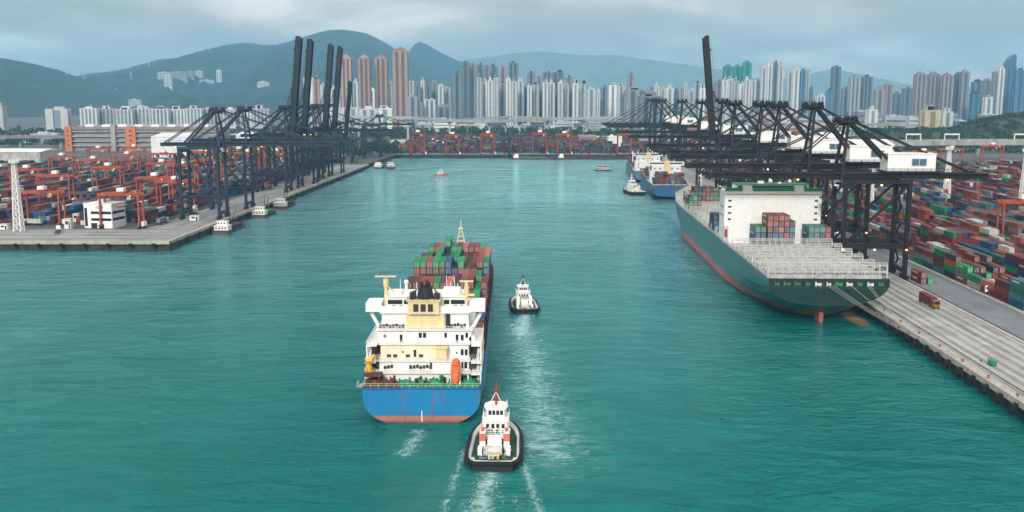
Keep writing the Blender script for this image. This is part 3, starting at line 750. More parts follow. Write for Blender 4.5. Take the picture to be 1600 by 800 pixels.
pl1 = sts_crane('dark quay crane with raised boom, leftmost raised boom on the west quay', M_navy2, 46, 72, 84, 14, 25, raised=True, house=False, rake=84, bd=4.4)
pl1.location = chan(-220, 845, QZ); pl1.rotation_euler = (0, 0, math.pi - CH); pl1['group'] = 'cranes on the west quay'
for i, v in enumerate((886, 971, 1014)):
    dup(pl1, f'dark quay crane with raised boom, {ordw(i + 1)} raised boom from the left on the west quay', chan(-220, v, QZ), math.pi - CH)
dup(pl0, 'slate blue quay crane with lowered boom among the raised ones on the west quay', chan(-216, 930, QZ), math.pi - CH)
pl2 = dup(pl1, 'dark quay crane with a shorter raised boom, last on the west quay', chan(-216, 1055, QZ), math.pi - CH, scale=(.8, .8, .74))
pl3 = sts_crane('small dark quay crane with lowered boom by the trees past the west quay end', M_navy2, 42, 56, 45, 14, 22, house=False)
pl3.location = (-176, 1335, QZ); pl3.rotation_euler = (0, 0, math.pi - CH)
dup(pl3, 'small dark quay crane behind the moored workboats, left of the trees', (-196, 1222, QZ), math.pi - CH, scale=(.8, .9, .92))

# ------------------------------------------------------------------ rubber-tyred yard gantries
def yard_gantry(label, m, span=24., h=21., wb=8.):
    t = thing('yard_gantry', label, 'gantry crane')
    for s in (-1, 1):
        for q in (-1, 1):
            part('leg', MB().bar((s * span / 2, q * wb / 2, 2), (s * span / 2, q * wb / 2 * .8, h - .8), 1.0, 1.15), m, t)
        w = MB()
        for q in (-1, 1):
            for d in (-1.1, 1.1): w.cyl((s * span / 2 - .45, q * wb / 2 + d, .8), (s * span / 2 + .45, q * wb / 2 + d, .8), .8, n=10)
        part('wheels', w, M_rubber, t)['kind'] = 'stuff'
        part('sill_beam', MB().box(s * span / 2 - .6, s * span / 2 + .6, -wb / 2 - 2.2, wb / 2 + 2.2, 1.5, 2.7), m, t)
        part('end_tie', MB().box(s * span / 2 - .45, s * span / 2 + .45, -wb / 2 * .8, wb / 2 * .8, h - 1.6, h - .7), m, t)
    for q in (-1, 1):
        part('girder', MB().box(-span / 2 - 1.2, span / 2 + 1.2, q * wb * .4 - .6, q * wb * .4 + .6, h - .7, h + 1.0), m, t)
    tr = part('trolley', MB().box(-2.5, 3.5, -wb * .4, wb * .4, h + 1.0, h + 1.9), m, t)
    part('trolley_house', MB().box(-1.8, 2.4, -2.2, 2.2, h + 1.9, h + 4.0), M_white, tr)
    part('operator_cabin', MB().box(3.8, 5.8, -1, 1, h - 3, h - .8), M_white, t)
    part('power_house', MB().box(span / 2 + .6, span / 2 + 2.2, -2.5, 2.5, 1.4, 4.2), M_white, t)
    sm = MB().box(-1.2, 1.2, -6, 6, h - 8, h - 7.4)
    for s in (-1, 1): sm.bar((s, -1.5, h - 7.5), (s * 1.4, -1.5, h + .5), .12).bar((s, 1.5, h - 7.5), (s * 1.4, 1.5, h + .5), .12)
    part('spreader', sm, m, tr)
    lm = MB().ball((0, 0, 0), (.45, .45, .3), 6, 4).mesh('floodlight', M_lamp)
    for x in (span * .3,):
        f = bpy.data.objects.new('floodlight', lm); col.objects.link(f); f.parent = t; f.location = (x, -wb * .4 - .8, h - .9)
    return t
# west yard: blocks 27 m apart run along the channel, each gantry straddles one
GAN = [(167, 356, 'straddling the block beside the white office'), (38, 352, 'behind the white lattice mast'), (222, 322, 'behind the white office to its right'), (268, 330, 'left of the nearest blue crane'),
       (112, 318, 'in the middle of the west yard'), (58, 305, 'far left in the west yard'), (178, 300, 'above the white office'), (236, 292, 'in the upper middle of the west yard'), (132, 285, 'in front of the orange warehouse'),
       (196, 275, 'below the orange warehouse tower'), (95, 278, 'left below the orange warehouse'), (282, 296, 'behind the nearest blue crane'), (262, 272, 'in front of the white shed'), (152, 262, 'at the foot of the orange warehouse, left'),
       (216, 259, 'at the foot of the orange warehouse, right'), (300, 268, 'behind the second blue crane, left'), (335, 285, 'between the two blue crane legs'), (338, 262, 'behind the second blue crane, right'), (372, 270, 'right of the second blue crane'), (396, 258, 'in the far row below the raised booms'), (430, 268, 'under the leftmost raised boom'), (420, 252, 'far back under the raised booms')]
pg = None
def snap_block(p):
    u = p.x * math.cos(CH) - p.y * math.sin(CH); v = p.x * math.sin(CH) + p.y * math.cos(CH)
    b = round((-262 - u) / 27.5); return chan(-262 - 27.5 * b, v, QZ)
used_ = set()
for i, (px, py, where) in enumerate(GAN):
    p = snap_block(ground(px, py, QZ))
    lab = 'orange yard gantry crane ' + where
    if pg is None:
        pg = yard_gantry(lab, M_orange); pg['group'] = 'orange gantries in the west yard'; pg.location = p; pg.rotation_euler = (0, 0, -CH)
    else: dup(pg, lab, p, -CH)
GR = [((1585, 372), 'orange yard gantry crane at the right edge above the container stacks'), ((1478, 262), 'orange yard gantry crane in the far part of the east yard'), ((1545, 255), 'orange yard gantry crane under the elevated road, right side'), ((1430, 268), 'orange yard gantry crane behind the first machinery house')]
for (px, py), lab in GR:
    p = ground(px, py, QZ); u = p.x * math.cos(CH) - p.y * math.sin(CH); v = p.x * math.sin(CH) + p.y * math.cos(CH)
    b = round((u - 193.5) / 27); dup(pg, lab, chan(193.5 + 27 * b, v, QZ), -CH, 'orange gantries in the east yard')
# red gantries on the north quay
pf = None
for i, (px, sc) in enumerate(((653, 1.25), (707, 1.15), (762, 1.2), (843, 1.25), (881, 1.2), (975, 1.2))):
    q = ground(px, 243 if sc > 1 else 236, QZ)
    lab = f'red yard gantry crane on the north quay, {ordw(sorted([653, 707, 762, 843, 881, 975]).index(px))} from the left'
    if pf is None:
        pf = yard_gantry(lab, M_red, 15, 24, 9); pf['group'] = 'red gantries on the north quay'; o = pf; o.location = q
    else: o = dup(pf, lab, q)
    o.scale = (sc, sc, sc)

# ------------------------------------------------------------------ lattice light masts
def light_mast(label, loc, h=41., w0=4.6, w1=1.8):
    t = thing('light_mast', label, 'light mast', loc, -CH, 'white lattice light masts')
    c = lambda z, sx, sy: Vector((sx * (w0 + (w1 - w0) * z / h) / 2, sy * (w0 + (w1 - w0) * z / h) / 2, z))
    lg = [(-1, -1), (1, -1), (1, 1), (-1, 1)]
    for a in lg: part('leg', MB().bar(c(0, *a), c(h, *a), .5, w2=.36), M_white, t)
    n_ = 10; br = MB()
    for k in range(n_):
        z0, z1 = h * k / n_, h * (k + 1) / n_
        for i in range(4):
            a, b = lg[i], lg[(i + 1) % 4]
            br.bar(c(z1, *a), c(z1, *b), .24).bar(c(z0, *a), c(z1, *b), .24).bar(c(z0, *b), c(z1, *a), .24)
    part('bracing', br, M_white, t)
    hd = part('lamp_platform', MB().box(-2.1, 2.1, -2.1, 2.1, h, h + .4).box(-2.1, 2.1, -2.2, -2.0, h + .4, h + 2.6).box(-2.1, 2.1, 2.0, 2.2, h + .4, h + 2.6), M_galv, t)
    part('ladder', MB().bar((w0 / 2 + .2, 0, 0), (w1 / 2 + .2, 0, h), .4, .12), M_white, t)
    return t
p0 = ground(30, 361, QZ); light_mast('white lattice light mast at the left edge of the west quay', p0)
for px, py, lab in ((1478, 316, 'white lattice light mast between the crane houses and the east yard'), (1597, 322, 'white lattice light mast at the right edge of the photo'), (1358, 330, 'white lattice light mast behind the legs of the nearest crane')):
    q = ground(px, py, QZ); light_mast(lab, q, 40)
# ------------------------------------------------------------------ ships
def hull_paint(name, top, boot, zb, stain=RUST):
    m, n, l, b = nt(name)
    tcn = n.new('ShaderNodeTexCoord'); sp = n.new('ShaderNodeSeparateXYZ'); l.new(tcn.outputs['Object'], sp.inputs[0])
    mp = n.new('ShaderNodeMapping'); mp.inputs['Scale'].default_value = (.5, .5, .06); l.new(tcn.outputs['Object'], mp.inputs[0])
    a = n.new('ShaderNodeTexNoise'); a.inputs['Scale'].default_value = 1.1; a.inputs['Detail'].default_value = 7; l.new(mp.outputs[0], a.inputs['Vector'])
    a2 = n.new('ShaderNodeTexNoise'); a2.inputs['Scale'].default_value = .09; a2.inputs['Detail'].default_value = 6; l.new(tcn.outputs['Object'], a2.inputs['Vector'])
    tcol = mixrgb(n, l, a2.outputs['Fac'], tuple(x * .72 for x in top), tuple(min(1, x * 1.25) for x in top))
    bcol = mixrgb(n, l, a2.outputs['Fac'], tuple(x * .7 for x in boot), tuple(min(1, x * 1.3) for x in boot))
    up = math_n(n, l, 'GREATER_THAN', sp.outputs[2], zb)
    c = mixrgb(n, l, up, bcol, tcol)
    r2 = n.new('ShaderNodeMapRange'); r2.inputs[1].default_value = .52; r2.inputs[2].default_value = .78; r2.inputs[4].default_value = .55
    l.new(a.outputs['Fac'], r2.inputs[0])
    c = mixrgb(n, l, r2.outputs[0], c, stain)
    # plate seams: thin darker weld lines
    sy = math_n(n, l, 'LESS_THAN', math_n(n, l, 'FRACT', math_n(n, l, 'DIVIDE', math_n(n, l, 'ADD', sp.outputs[1], sp.outputs[0]), 7.3)), .02)
    sz = math_n(n, l, 'LESS_THAN', math_n(n, l, 'FRACT', math_n(n, l, 'DIVIDE', sp.outputs[2], 2.6)), .05)
    c = mixrgb(n, l, math_n(n, l, 'MULTIPLY', math_n(n, l, 'MAXIMUM', sy, sz), .22), c, (.03, .03, .03))
    wet = n.new('ShaderNodeMapRange'); wet.inputs[1].default_value = .9; wet.inputs[2].default_value = .1; wet.inputs[4].default_value = .7
    l.new(sp.outputs[2], wet.inputs[0])
    c = mixrgb(n, l, wet.outputs[0], c, (.05, .035, .03))
    l.new(c, b.inputs['Base Color']); b.inputs['Roughness'].default_value = .45
    return m
def loft(stations, sub=6):
    """stations: (y, [(x, z) or (x, z, dy)...]) half sections from keel to deck edge; returns MB"""
    st = []
    for k in range(len(stations) - 1):
        (ya, A), (yb, B) = stations[k], stations[k + 1]
        nn = sub if k < len(stations) - 2 else sub + 1
        for i in range(nn):
            t = i / sub; s = t
            st.append([(a[0] + (b[0] - a[0]) * s, ya + (yb - ya) * s + (a[2] if len(a) > 2 else 0) * (1 - s) + (b[2] if len(b) > 2 else 0) * s, a[1] + (b[1] - a[1]) * s) for a, b in zip(A, B)])
    n_ = len(st[0]); mb = MB(); vs_ = []; fs = []
    for s in st:
        vs_ += [(-p[0], p[1], p[2]) for p in reversed(s)] + [(p[0], p[1], p[2]) for p in s]
    w = 2 * n_
    for k in range(len(st) - 1):
        for i in range(w - 1):
            fs.append((k * w + i, k * w + i + 1, (k + 1) * w + i + 1, (k + 1) * w + i))
    fs.append(tuple(range(w - 1, -1, -1)))
    mb.raw(vs_, fs)
    return mb, [s[-1] for s in st]
def deck_from(edge, z=None, inset=.0):
    mb = MB()
    for a, b in zip(edge, edge[1:]):
        za, zb_ = (a[2], b[2]) if z is None else (z, z)
        mb.raw([(-a[0] + inset, a[1], za), (a[0] - inset, a[1], za), (b[0] - inset, b[1], zb_), (-b[0] + inset, b[1], zb_)], [(0, 1, 2, 3)])
    return mb
def rail_run(mb, pts, h=1.1, step=2.2, w=.09):
    for p, q in zip(pts, pts[1:]):
        p, q = Vector(p), Vector(q)
        for k in (h, h * .55): mb.bar(p + Vector((0, 0, k)), q + Vector((0, 0, k)), w)
        n_ = max(1, int((q - p).length / step))
        for i in range(n_ + 1):
            a = p.lerp(q, i / n_); mb.bar(a, a + Vector((0, 0, h)), w)
    return mb
def win(parent, x0, x1, y, z0, z1, m=None, nm='window'):
    """window or door set in an aft-facing wall at y"""
    part(nm, MB().box(x0, x1, y - .06, y + .05, z0, z1), m or M_glass, parent)

# containers ------------------------------------------------
def container_mesh(length=12.19, w=2.44, h=2.59, mark=False):
    mb = MB(); d = .09; p = .16; L = length / 2
    X = w / 2
    mb.raw([(-X, -L, 0), (X, -L, 0), (X, L, 0), (-X, L, 0), (-X, -L, h), (X, -L, h), (X, L, h), (-X, L, h)], [(4, 5, 6, 7)])
    def panel(a, b, c, e, nrm):
        a, b, c, e = map(Vector, (a, b, c, e)); nrm = Vector(nrm)
        ux = (b - a).normalized(); uz = (e - a).normalized()
        i = [a + ux * p + uz * p, b - ux * p + uz * p, c - ux * p - uz * p, e + ux * p - uz * p]
        j = [q - nrm * d for q in i]
        mb.raw([a, b, c, e] + i + j, [(0, 1, 5, 4), (1, 2, 6, 5), (2, 3, 7, 6), (3, 0, 4, 7), (4, 5, 9, 8), (5, 6, 10, 9), (6, 7, 11, 10), (7, 4, 8, 11), (8, 9, 10, 11)])
    panel((-X, -L, 0), (X, -L, 0), (X, -L, h), (-X, -L, h), (0, -1, 0))
    panel((X, L, 0), (-X, L, 0), (-X, L, h), (X, L, h), (0, 1, 0))
    panel((X, -L, 0), (X, L, 0), (X, L, h), (X, -L, h), (1, 0, 0))
    panel((-X, L, 0), (-X, -L, 0), (-X, -L, h), (-X, L, h), (-1, 0, 0))
    for x in (-.75, -.28, .28, .75): mb.box(x - .05, x + .05, -L + .02, -L + .09, .2, h - .2, 1)      # locking bars of the doors
    if mark: mb.box(-X + .04, -X + .09, -L * .2, L * .75, h * .55, h * .8, 2).box(X - .09, X - .04, -L * .75, L * .2, h * .55, h * .8, 2)
    return mb
CONT_MB = container_mesh()
M_print = mat('print_white', (.55, .56, .55), .6, 0, .35, 1.2, GRIME, .5)
CONT_ME = {k: CONT_MB.mesh('container_' + k, [CM[k], M_galv]) for k in CKEYS}
CONT_MARK = {k: container_mesh(mark=True).mesh('container_marked_' + k, [CM[k], M_galv, M_print]) for k in CKEYS}
crg = random.Random(8)
def container(k, label, loc, rz, group):
    o = bpy.data.objects.new('shipping_container', (CONT_MARK if crg.random() < .3 and k not in 'wyp' else CONT_ME)[k]); col.objects.link(o)
    o.location = loc; o.rotation_euler = (0, 0, rz)
    return tag(o, label, 'container', group)
def stuff_containers(name, lst, label, rot=True):
    """lst of (world x, y, z, rz, key): the rest of a yard as one mesh"""
    mb = MB(); base = CONT_MB
    for (x, y, z, rz, k) in lst:
        c, s = math.cos(rz), math.sin(rz); mi = CKEYS.index(k)
        X, L, h = 1.22, 6.09, 2.59
        vs_ = []
        for zz in (0, h):
            for a, b in ((-X, -L), (X, -L), (X, L), (-X, L)): vs_.append((x + a * c - b * s, y + a * s + b * c, z + zz))
        mb.raw(vs_, [(4, 5, 6, 7), (0, 1, 5, 4), (1, 2, 6, 5), (2, 3, 7, 6), (3, 0, 4, 7)], mi)
    return tag(part(name, mb, CMATS), label, 'containers', kind='stuff')

# ---------------------------------------------------------------- the blue feeder ship under way
TIERS = ['bottom', 'second', 'third', 'fourth', 'fifth', 'sixth', 'seventh']
def feeder_ship():
    OX, OY = -24.0, 254.0
    t = thing('container_ship', 'blue hulled container ship under way with white superstructure and stacked containers', 'ship', (OX, OY, 0), 0)
    gear_rg = random.Random(2)
    for m_, x0_, x1_ in ((M_greenp, -5.5, 15), (M_brownd, -15, -5.5), (M_dark, -15, 15)):
        gm_ = MB()
        for k in range(46 if m_ is not M_dark else 40):
            x_, y_ = gear_rg.uniform(x0_, x1_), gear_rg.uniform(.9, 6.0); w_ = gear_rg.uniform(.25, .8); hh_ = gear_rg.uniform(.4, 2.4)
            gm_.box(x_ - w_ / 2, x_ + w_ / 2, y_ - .3, y_ + .3, 8.95, 9 + hh_)
        part('deck_gear', gm_, m_, t)['kind'] = 'stuff'
    hp = hull_paint('feeder_hull', (.004, .19, .43), (.40, .15, .12), 1.9)
    def sec(w, cz, zb, ex, zt, n_=13):
        out = []
        for i in range(n_):
            a_ = i / (n_ - 1) * math.pi / 2
            out.append((w * abs(math.sin(a_)) ** (2 / ex), cz - (cz - zb) * abs(math.cos(a_)) ** (2 / ex)))
        return out + [(w, (cz + zt) / 2), (w, zt)]
    def bow(y, lst):
        zs = lst; out = []
        for i in range(15):
            f = i / 14 * (len(zs) - 1); k = min(int(f), len(zs) - 2); tt = f - k
            out.append(tuple(p + (q - p) * tt for p, q in zip(zs[k], zs[k + 1])))
        return (y, out)
    stn = [(0, sec(15.6, 7, -1.3, 2.3, 9.6)), (14, sec(15.8, 6, -2.4, 2.8, 9.6)), (34, sec(16, 3, -3, 4, 9.6)), (168, sec(16, 3, -3, 4, 9.6)),
           bow(190, [(0, -3), (10.5, -3), (12.4, -.5), (13.2, 1.9), (13.9, 4), (14.5, 6), (15.0, 8), (15.3, 9.8)]),
           bow(210, [(0, -3), (4, -3), (5.6, -.5), (6.4, 1.9), (7.8, 4.5), (9.2, 7.5), (10.8, 10.5), (11.8, 13.2)]),
           bow(224, [(0, -3, -4), (.2, -3, -4), (.4, -.5, -3), (.6, 1.9, -2), (1.0, 5, 0), (1.6, 8.5, 2), (2.4, 12, 4), (2.9, 14.4, 5)])]
    mb, edge = loft(stn)
    h = part('hull', mb, hp, t)
    part('weather_deck', deck_from([(e[0], e[1], e[2]) for e in edge], inset=.15), M_brownd, t).location = (0, 0, -.9)
    part('poop_deck', MB().box(-15.2, 15.2, .3, 40, 8.75, 9.0), M_greend, t)
    # draught mark line down the middle of the transom, rudder trunk
    part('draught_marks', MB().box(-.12, .12, -.05, 0, .2, 3.4), M_white, h)
    # hull stiffener line under the deck edge
    part('rubbing_band', MB().box(-15.62, 15.62, -.12, -.01, 9.2, 9.65), mat('blue_band', (.02, .12, .28), .5), h)
    # bulwark / rail round the poop
    part('poop_railing', rail_run(MB(), [(-15.6, 22, 9.6), (-15.6, .2, 9.6), (15.6, .2, 9.6), (15.6, 22, 9.6)], 1.1, 2.0, .1), M_galv, t)
    # --- accommodation, tier by tier (aft walls step forward going up)
    tiers = [('deckhouse', 12.3, 6.5, 34, 9.0, 12.0, M_white), ('deckhouse', 12.2, 8.5, 34, 12.05, 14.8, M_white), ('deckhouse', 12.1, 11.0, 34, 14.85, 18.9, M_white),
             ('deckhouse', 12.8, 12.0, 34, 18.95, 22.6, M_white), ('deckhouse', 12.0, 14.0, 34, 22.65, 27.0, M_white)]
    D = []
    for nm, hwid, y0, y1, z0, z1, m in tiers:
        D.append(part(nm, MB().box(-hwid, hwid, y0, y1, z0, z1 - .12).box(-hwid - .5, hwid + .5, y0 - .9, y1, z1 - .12, z1), m, t))
    # side galleries: open decks on posts either side with brown interior
    gal = [(12.0, 4.5), (14.8, 6.0), (18.9, 8.5)]
    for s in (-1, 1):
        for z, y0 in gal:
            part('side_deck', MB().box(min(s * 12.9, s * 15.8), max(s * 12.9, s * 15.8), y0, 30, z - .2, z), M_white, t)
            part('side_railing', rail_run(MB(), [(s * 15.7, 30, z), (s * 15.7, y0 + .1, z), (s * 13.5, y0 + .1, z)], 1.1, 1.8, .09), M_white, t)
        for yy in (4.8, 8.5, 13, 18, 24, 29.5):
            part('deck_post', MB().bar((s * 15.5, yy, 9), (s * 15.5, yy, 18.7 if yy > 8 else 11.8), .35), M_white, t)
        part('gallery_wall', MB().box(min(s * 12.2, s * 15.4), max(s * 12.2, s * 15.4), 15, 15.4, 9.0, 18.6), M_brownd, t)
        for z_ in (9.3, 12.4, 15.2):
            gb = MB().bar((s * 13.9, 8, z_), (s * 13.9, 8, z_ + 2.3), .25)
            for q in range(5): gb.box(s * (12.8 + .55 * q) - .2, s * (12.8 + .55 * q) + .2, 9 + q, 9.5 + q, z_ - .3, z_ + .5 + .3 * ((q * 7) % 3))
            gb.box(min(s * 12.7, s * 13.5), max(s * 12.7, s * 13.5), 14.8, 15.0, z_ + .3, z_ + 2.2)
            part('gallery_gear', gb, (M_dark, M_brownd, M_galv)[int(z_) % 3], t)['kind'] = 'stuff'
        # bridge wing struts
        part('wing_strut', MB().bar((s * 12.2, 17, 20.5), (s * 15.6, 17, 26.9), .7, .9), M_white, t)
        for k in range(3):
            zz = 9.2 + k * 2.9
            part('side_ladder', MB().bar((s * 14.7, 6 + k, zz), (s * 14.9, 9 + k, zz + 2.7), .7, .2), M_galv, t)
    # cream panel tier and its little yellow house
    part('cream_panel', MB().box(-12.0, 5.0, 10.86, 10.98, 15.0, 18.6), mat('cream_light', (.80, .70, .50), .5, 0, .08, .4, (.5, .36, .2), .25), t)
    part('vent_house', MB().box(3.4, 6.2, 8.0, 10.8, 14.8, 18.2).box(3.1, 6.5, 7.7, 11.0, 18.2, 18.45), M_cream, t)
    part('cream_casing', MB().box(-5.2, 5.4, 13.3, 14.0, 22.66, 26.8), M_cream, t)
    part('casing_ladder', MB().box(5.7, 6.9, 13.6, 13.95, 22.66, 26.6), M_dark, t)
    # bridge deck with wings
    bw = MB().box(-16.4, 16.4, 15.0, 22.0, 26.95, 27.3)
    bw.box(-16.4, 16.4, 14.9, 15.1, 27.3, 28.6).box(-16.4, 16.4, 21.9, 22.1, 27.3, 28.6).box(-16.5, -12.2, 14.7, 22.2, 27.0, 29.4).box(12.2, 16.5, 14.7, 22.2, 27.0, 29.4)
    part('bridge_wing', bw, M_white, t)
    wh = part('wheelhouse', MB().box(-11.0, 11.0, 17.5, 27.0, 27.3, 30.6).box(-11.5, 11.5, 17.0, 27.6, 30.6, 30.9), M_white, t)
    for x0, x1 in ((-10.7, -6.6), (-6.2, -4.6), (5.0, 6.5), (6.9, 10.8)):
        win(wh, x0, x1, 17.5, 28.6, 29.8)
    for x0 in (-9.5, -7.5, 7.8, 9.5): win(wh, x0, x0 + .9, 17.5, 27.4, 28.3, M_brownd, 'locker')
    # funnel: yellow box with three dark openings, black uptake above
    fu = part('funnel_casing', MB().box(-4.6, 3.9, 12.6, 18.5, 26.6, 30.4).box(-5.0, 4.3, 12.2, 18.8, 30.4, 30.7), M_yellow if False else M_cream, t)
    for x0 in (-3.1, -1.1, .9): part('funnel_opening', MB().box(x0, x0 + 1.4, 12.5, 12.65, 27.5, 29.6), M_dark, fu)
    part('funnel_sill', MB().box(-4.0, 3.0, 12.2, 12.6, 26.8, 27.1), M_galv, fu)
    fb = MB().cyl((0, 15.8, 30.7), (0, 15.4, 34.0), 2.3, 1.9, 14)
    for a in range(5):
        an = a / 5 * 2 * math.pi; fb.cyl((1.0 * math.cos(an), 15.6 + 1.0 * math.sin(an), 33), (1.2 * math.cos(an), 15.2 + 1.2 * math.sin(an), 35.2 + .3 * (a % 2)), .4, n=7)
    part('funnel_uptake', fb, M_dark, fu)
    fr = MB()
    for s in (-1, 1):
        fr.bar((s * 3.8, 13.5, 30.7), (s * 3.0, 14.5, 33), .3).bar((s * 3.8, 18, 30.7), (s * 2.5, 16.5, 33), .3)
    rail_run(fr, [(-4.6, 12.6, 30.7), (3.9, 12.6, 30.7), (3.9, 18.4, 30.7)], 1.0, 1.4, .12)
    fr.box(-4.2, -2.6, 14, 17, 30.7, 32.3).box(2.4, 3.8, 14, 17, 30.7, 32.0)
    part('uptake_frame', fr, M_dark, fu)
    # windows and doors of the aft walls
    for x0, x1 in ((-1.7, -.8), (-.5, .4), (5.4, 6.1), (11.2, 11.9)): win(D[3], x0, x1, 12.0, 20.3, 21.7)
    for x0 in (-6.9, 8.5): win(D[3], x0, x0 + .75, 12.0, 19.2, 21.2, nm='door')
    for x0 in (-10.4, -8.7, -5.2, -1.6): win(D[2], x0, x0 + 1.2, 10.86, 15.0, 15.9, M_dark, 'vent')
    win(D[2], -3.0, -2.3, 10.8, 15.2, 17.2, nm='door')
    win(D[1], 1.6, 2.2, 8.5, 12.5, 14.2, nm='door'); win(D[1], -4.0, -3.5, 8.5, 12.4, 13.6, nm='door')
    win(D[0], -8.2, -7.6, 6.5, 9.4, 11.2, nm='door'); win(D[0], 4.3, 4.9, 6.5, 9.4, 11.2, nm='door')
    for k in range(5): win(D[0], 8.2 + .0 * k, 9.4, 6.5, 9.2, 10.4, M_dark, 'vent') if k == 0 else None
    for (x, z) in ((-6, 16.6), (8.8, 16.3), (-11, 21)): part('fire_box', MB().box(x - .22, x + .22, 8.3 if z < 15 else 10.7, 11.0 if z < 19 else 12.0, z - .25, z + .25), M_red, t)
    # right-hand open bays in the deckhouse (dark window frames seen at the corner)
    for z0 in (9.6, 12.6, 15.6, 19.4):
        win(t, 9.9, 10.7, {9.6: 6.5, 12.6: 8.5, 15.6: 11.0, 19.4: 12.0}[z0], z0, z0 + 1.7)
        if z0 < 18: win(t, 11.0, 11.8, {9.6: 6.5, 12.6: 8.5, 15.6: 11.0}[z0], z0, z0 + 1.7)
    # deck railings on each tier
    for (hwid, y0, z) in ((12.7, 5.7, 12.0), (12.6, 7.7, 14.8), (12.5, 10.2, 18.9), (13.1, 11.2, 22.6)):
        part('tier_railing', rail_run(MB(), [(-hwid, y0, z), (hwid, y0, z)], 1.1, 1.6, .08), M_white, t)
    for (x0, x1, z, y) in ((-12.8, -5.6, 23.4, 13.6), (6.9, 11.8, 23.6, 13.6), (-11, -7.5, 13.2, 8.2), (-4, 3.0, 13.2, 8.2)):
        g_ = MB()
        for k in range(int((x1 - x0) / .9)): g_.cb((x0 + k * .9 + .4, y, z - .3 + .18 * (k % 3)), (.65, .5, .8))
        part('deck_fittings', g_, M_dark, t)
    # masts
    m1 = MB().cyl((-11.2, 18, 27.3), (-11.2, 18, 33.5), .55, .45, 10).cyl((-11.2, 18, 33.5), (-11.2, 18, 35.6), .7, .8, 12)
    m1.box(-14.2, -8.3, 17.7, 18.3, 36.2, 36.55).bar((-11.2, 18, 36), (-11.2, 18, 36.4), .6)
    m1.bar((-10.6, 18, 33.5), (-5.6, 18.8, 27.6), .35)
    part('crane_mast', m1, M_cream, t)
    m2 = MB().cyl((11.3, 18, 27.3), (11.3, 18, 34.8), .5, .4, 10).box(9.3, 13.2, 17.7, 18.3, 34.8, 35.2).cyl((11.3, 18, 31.5), (11.3, 18, 33.6), .7, .7, 10).box(8.8, 13.5, 17.4, 18.6, 30.9, 31.4)
    part('signal_mast', m2, M_cream, t)
    part('radar_dome', MB().cyl((-5.7, 20, 30.9), (-5.7, 20, 34), .45, .4, 8).ball((-5.7, 20, 34.4), .7, 10, 6), M_white, t)
    an = MB()
    for x, hh in ((-7.6, 4), (5.5, 5), (6.6, 3.2), (7.7, 4.4), (8.6, 2.8), (-3, 3)): an.bar((x, 22, 30.9), (x, 22, 30.9 + hh), .14)
    an.box(4.6, 9.4, 19, 24, 30.9, 32.4).box(-10, -7, 19, 24, 30.9, 31.7)
    part('aerials', an, M_white, t)
    # machinery on the poop: winches, bollards (green), hose boxes (oxide)
    def winch(x, y, m_):
        w = MB().cyl((x - 1.2, y, 10.2), (x + 1.2, y, 10.2), .8, n=10).box(x - 1.5, x - 1.2, y - .9, y + .9, 9, 11.2).box(x + 1.2, x + 1.5, y - .9, y + .9, 9, 11.2).box(x + 1.5, x + 2.3, y - .5, y + .5, 9, 10.5)
        part('mooring_winch', w, m_, t)
    for x in (-4.8, -.6, 3.4, 8.6, 12.6): winch(x, 2.9, M_greenp)
    for x in (-13, -9): winch(x, 2.9, M_brownd)
    for x in (-7, -2.6, 1.4, 5.8, 10.6, 14.2):
        part('mooring_bitts', MB().cyl((x - .4, 1.0, 9), (x - .4, 1.0, 10.1), .3, n=8).cyl((x + .4, 1.0, 9), (x + .4, 1.0, 10.1), .3, n=8).box(x - .9, x + .9, .6, 1.4, 9, 9.2), M_greenp, t)
    part('bulwark', MB().box(-5.8, 15.3, .16, .36, 9.6, 10.35), M_greenp, t)
    part('bulwark', MB().box(-15.3, -5.9, .16, .36, 9.6, 10.3), M_brownd, t)
    part('fairlead_platform', MB().box(-17.2, -15.5, .6, 3.2, 9.6, 9.9).box(-17.2, -17.0, .6, 3.2, 9.9, 10.8), M_greyd, t)
    part('lower_platform', MB().box(-15.7, -11, 2.2, 6.4, 12.0, 12.3).box(-15.7, -11, 2.2, 2.4, 12.3, 13.2), M_brownd, t)
    # yellow provision crane at the port side
    part('provision_crane', MB().cyl((-14.4, 4.2, 12.3), (-14.4, 4.2, 15.2), .8, .7, 10).bar((-14.4, 4.0, 15.4), (-12.9, 5.5, 17.0), .9, 1.0).bar((-14.4, 4.2, 15.3), (-15.2, 3.4, 13.2), .6).cyl((-15.2, 4, 16), (-13.4, 4, 16), .7, n=8), M_yellow, t)
    # free-fall lifeboat ramp
    part('lifeboat_ramp', MB().bar((7.7, .8, 9.6), (7.7, 7.6, 15.0), .3).bar((10.1, .8, 9.6), (10.1, 7.6, 15.0), .3).bar((7.7, 7.4, 9), (7.7, 7.4, 15), .35).bar((10.1, 7.4, 9), (10.1, 7.4, 15), .35), M_white, t)
    part('liferaft', MB().cyl((13.0, 12, 19.9), (13.0, 16, 19.9), .9, n=10).box(12.6, 15.8, 11, 18, 18.95, 19.2), M_white, t)
    # forecastle with mast
    part('forecastle_deck', deck_from([(e[0], e[1], e[2]) for e in edge if e[1] > 204], inset=.3), M_greend, t).location = (0, 0, -.6)
    fm_ = MB()
    for s in (-1, 1): fm_.bar((s * 2.9, 206, 12.5), (s * .3, 207, 25.5), .5, w2=.3).bar((s * 2.9, 210, 12.5), (s * .3, 208, 25.5), .5, w2=.3)
    for k in range(1, 6):
        z_ = 12.5 + k * 2.1; w_ = 2.9 - 2.6 * k * 2.1 / 13
        fm_.bar((-w_, 206.5, z_), (w_, 206.5, z_), .25).bar((-w_, 209, z_), (w_, 209, z_), .25)
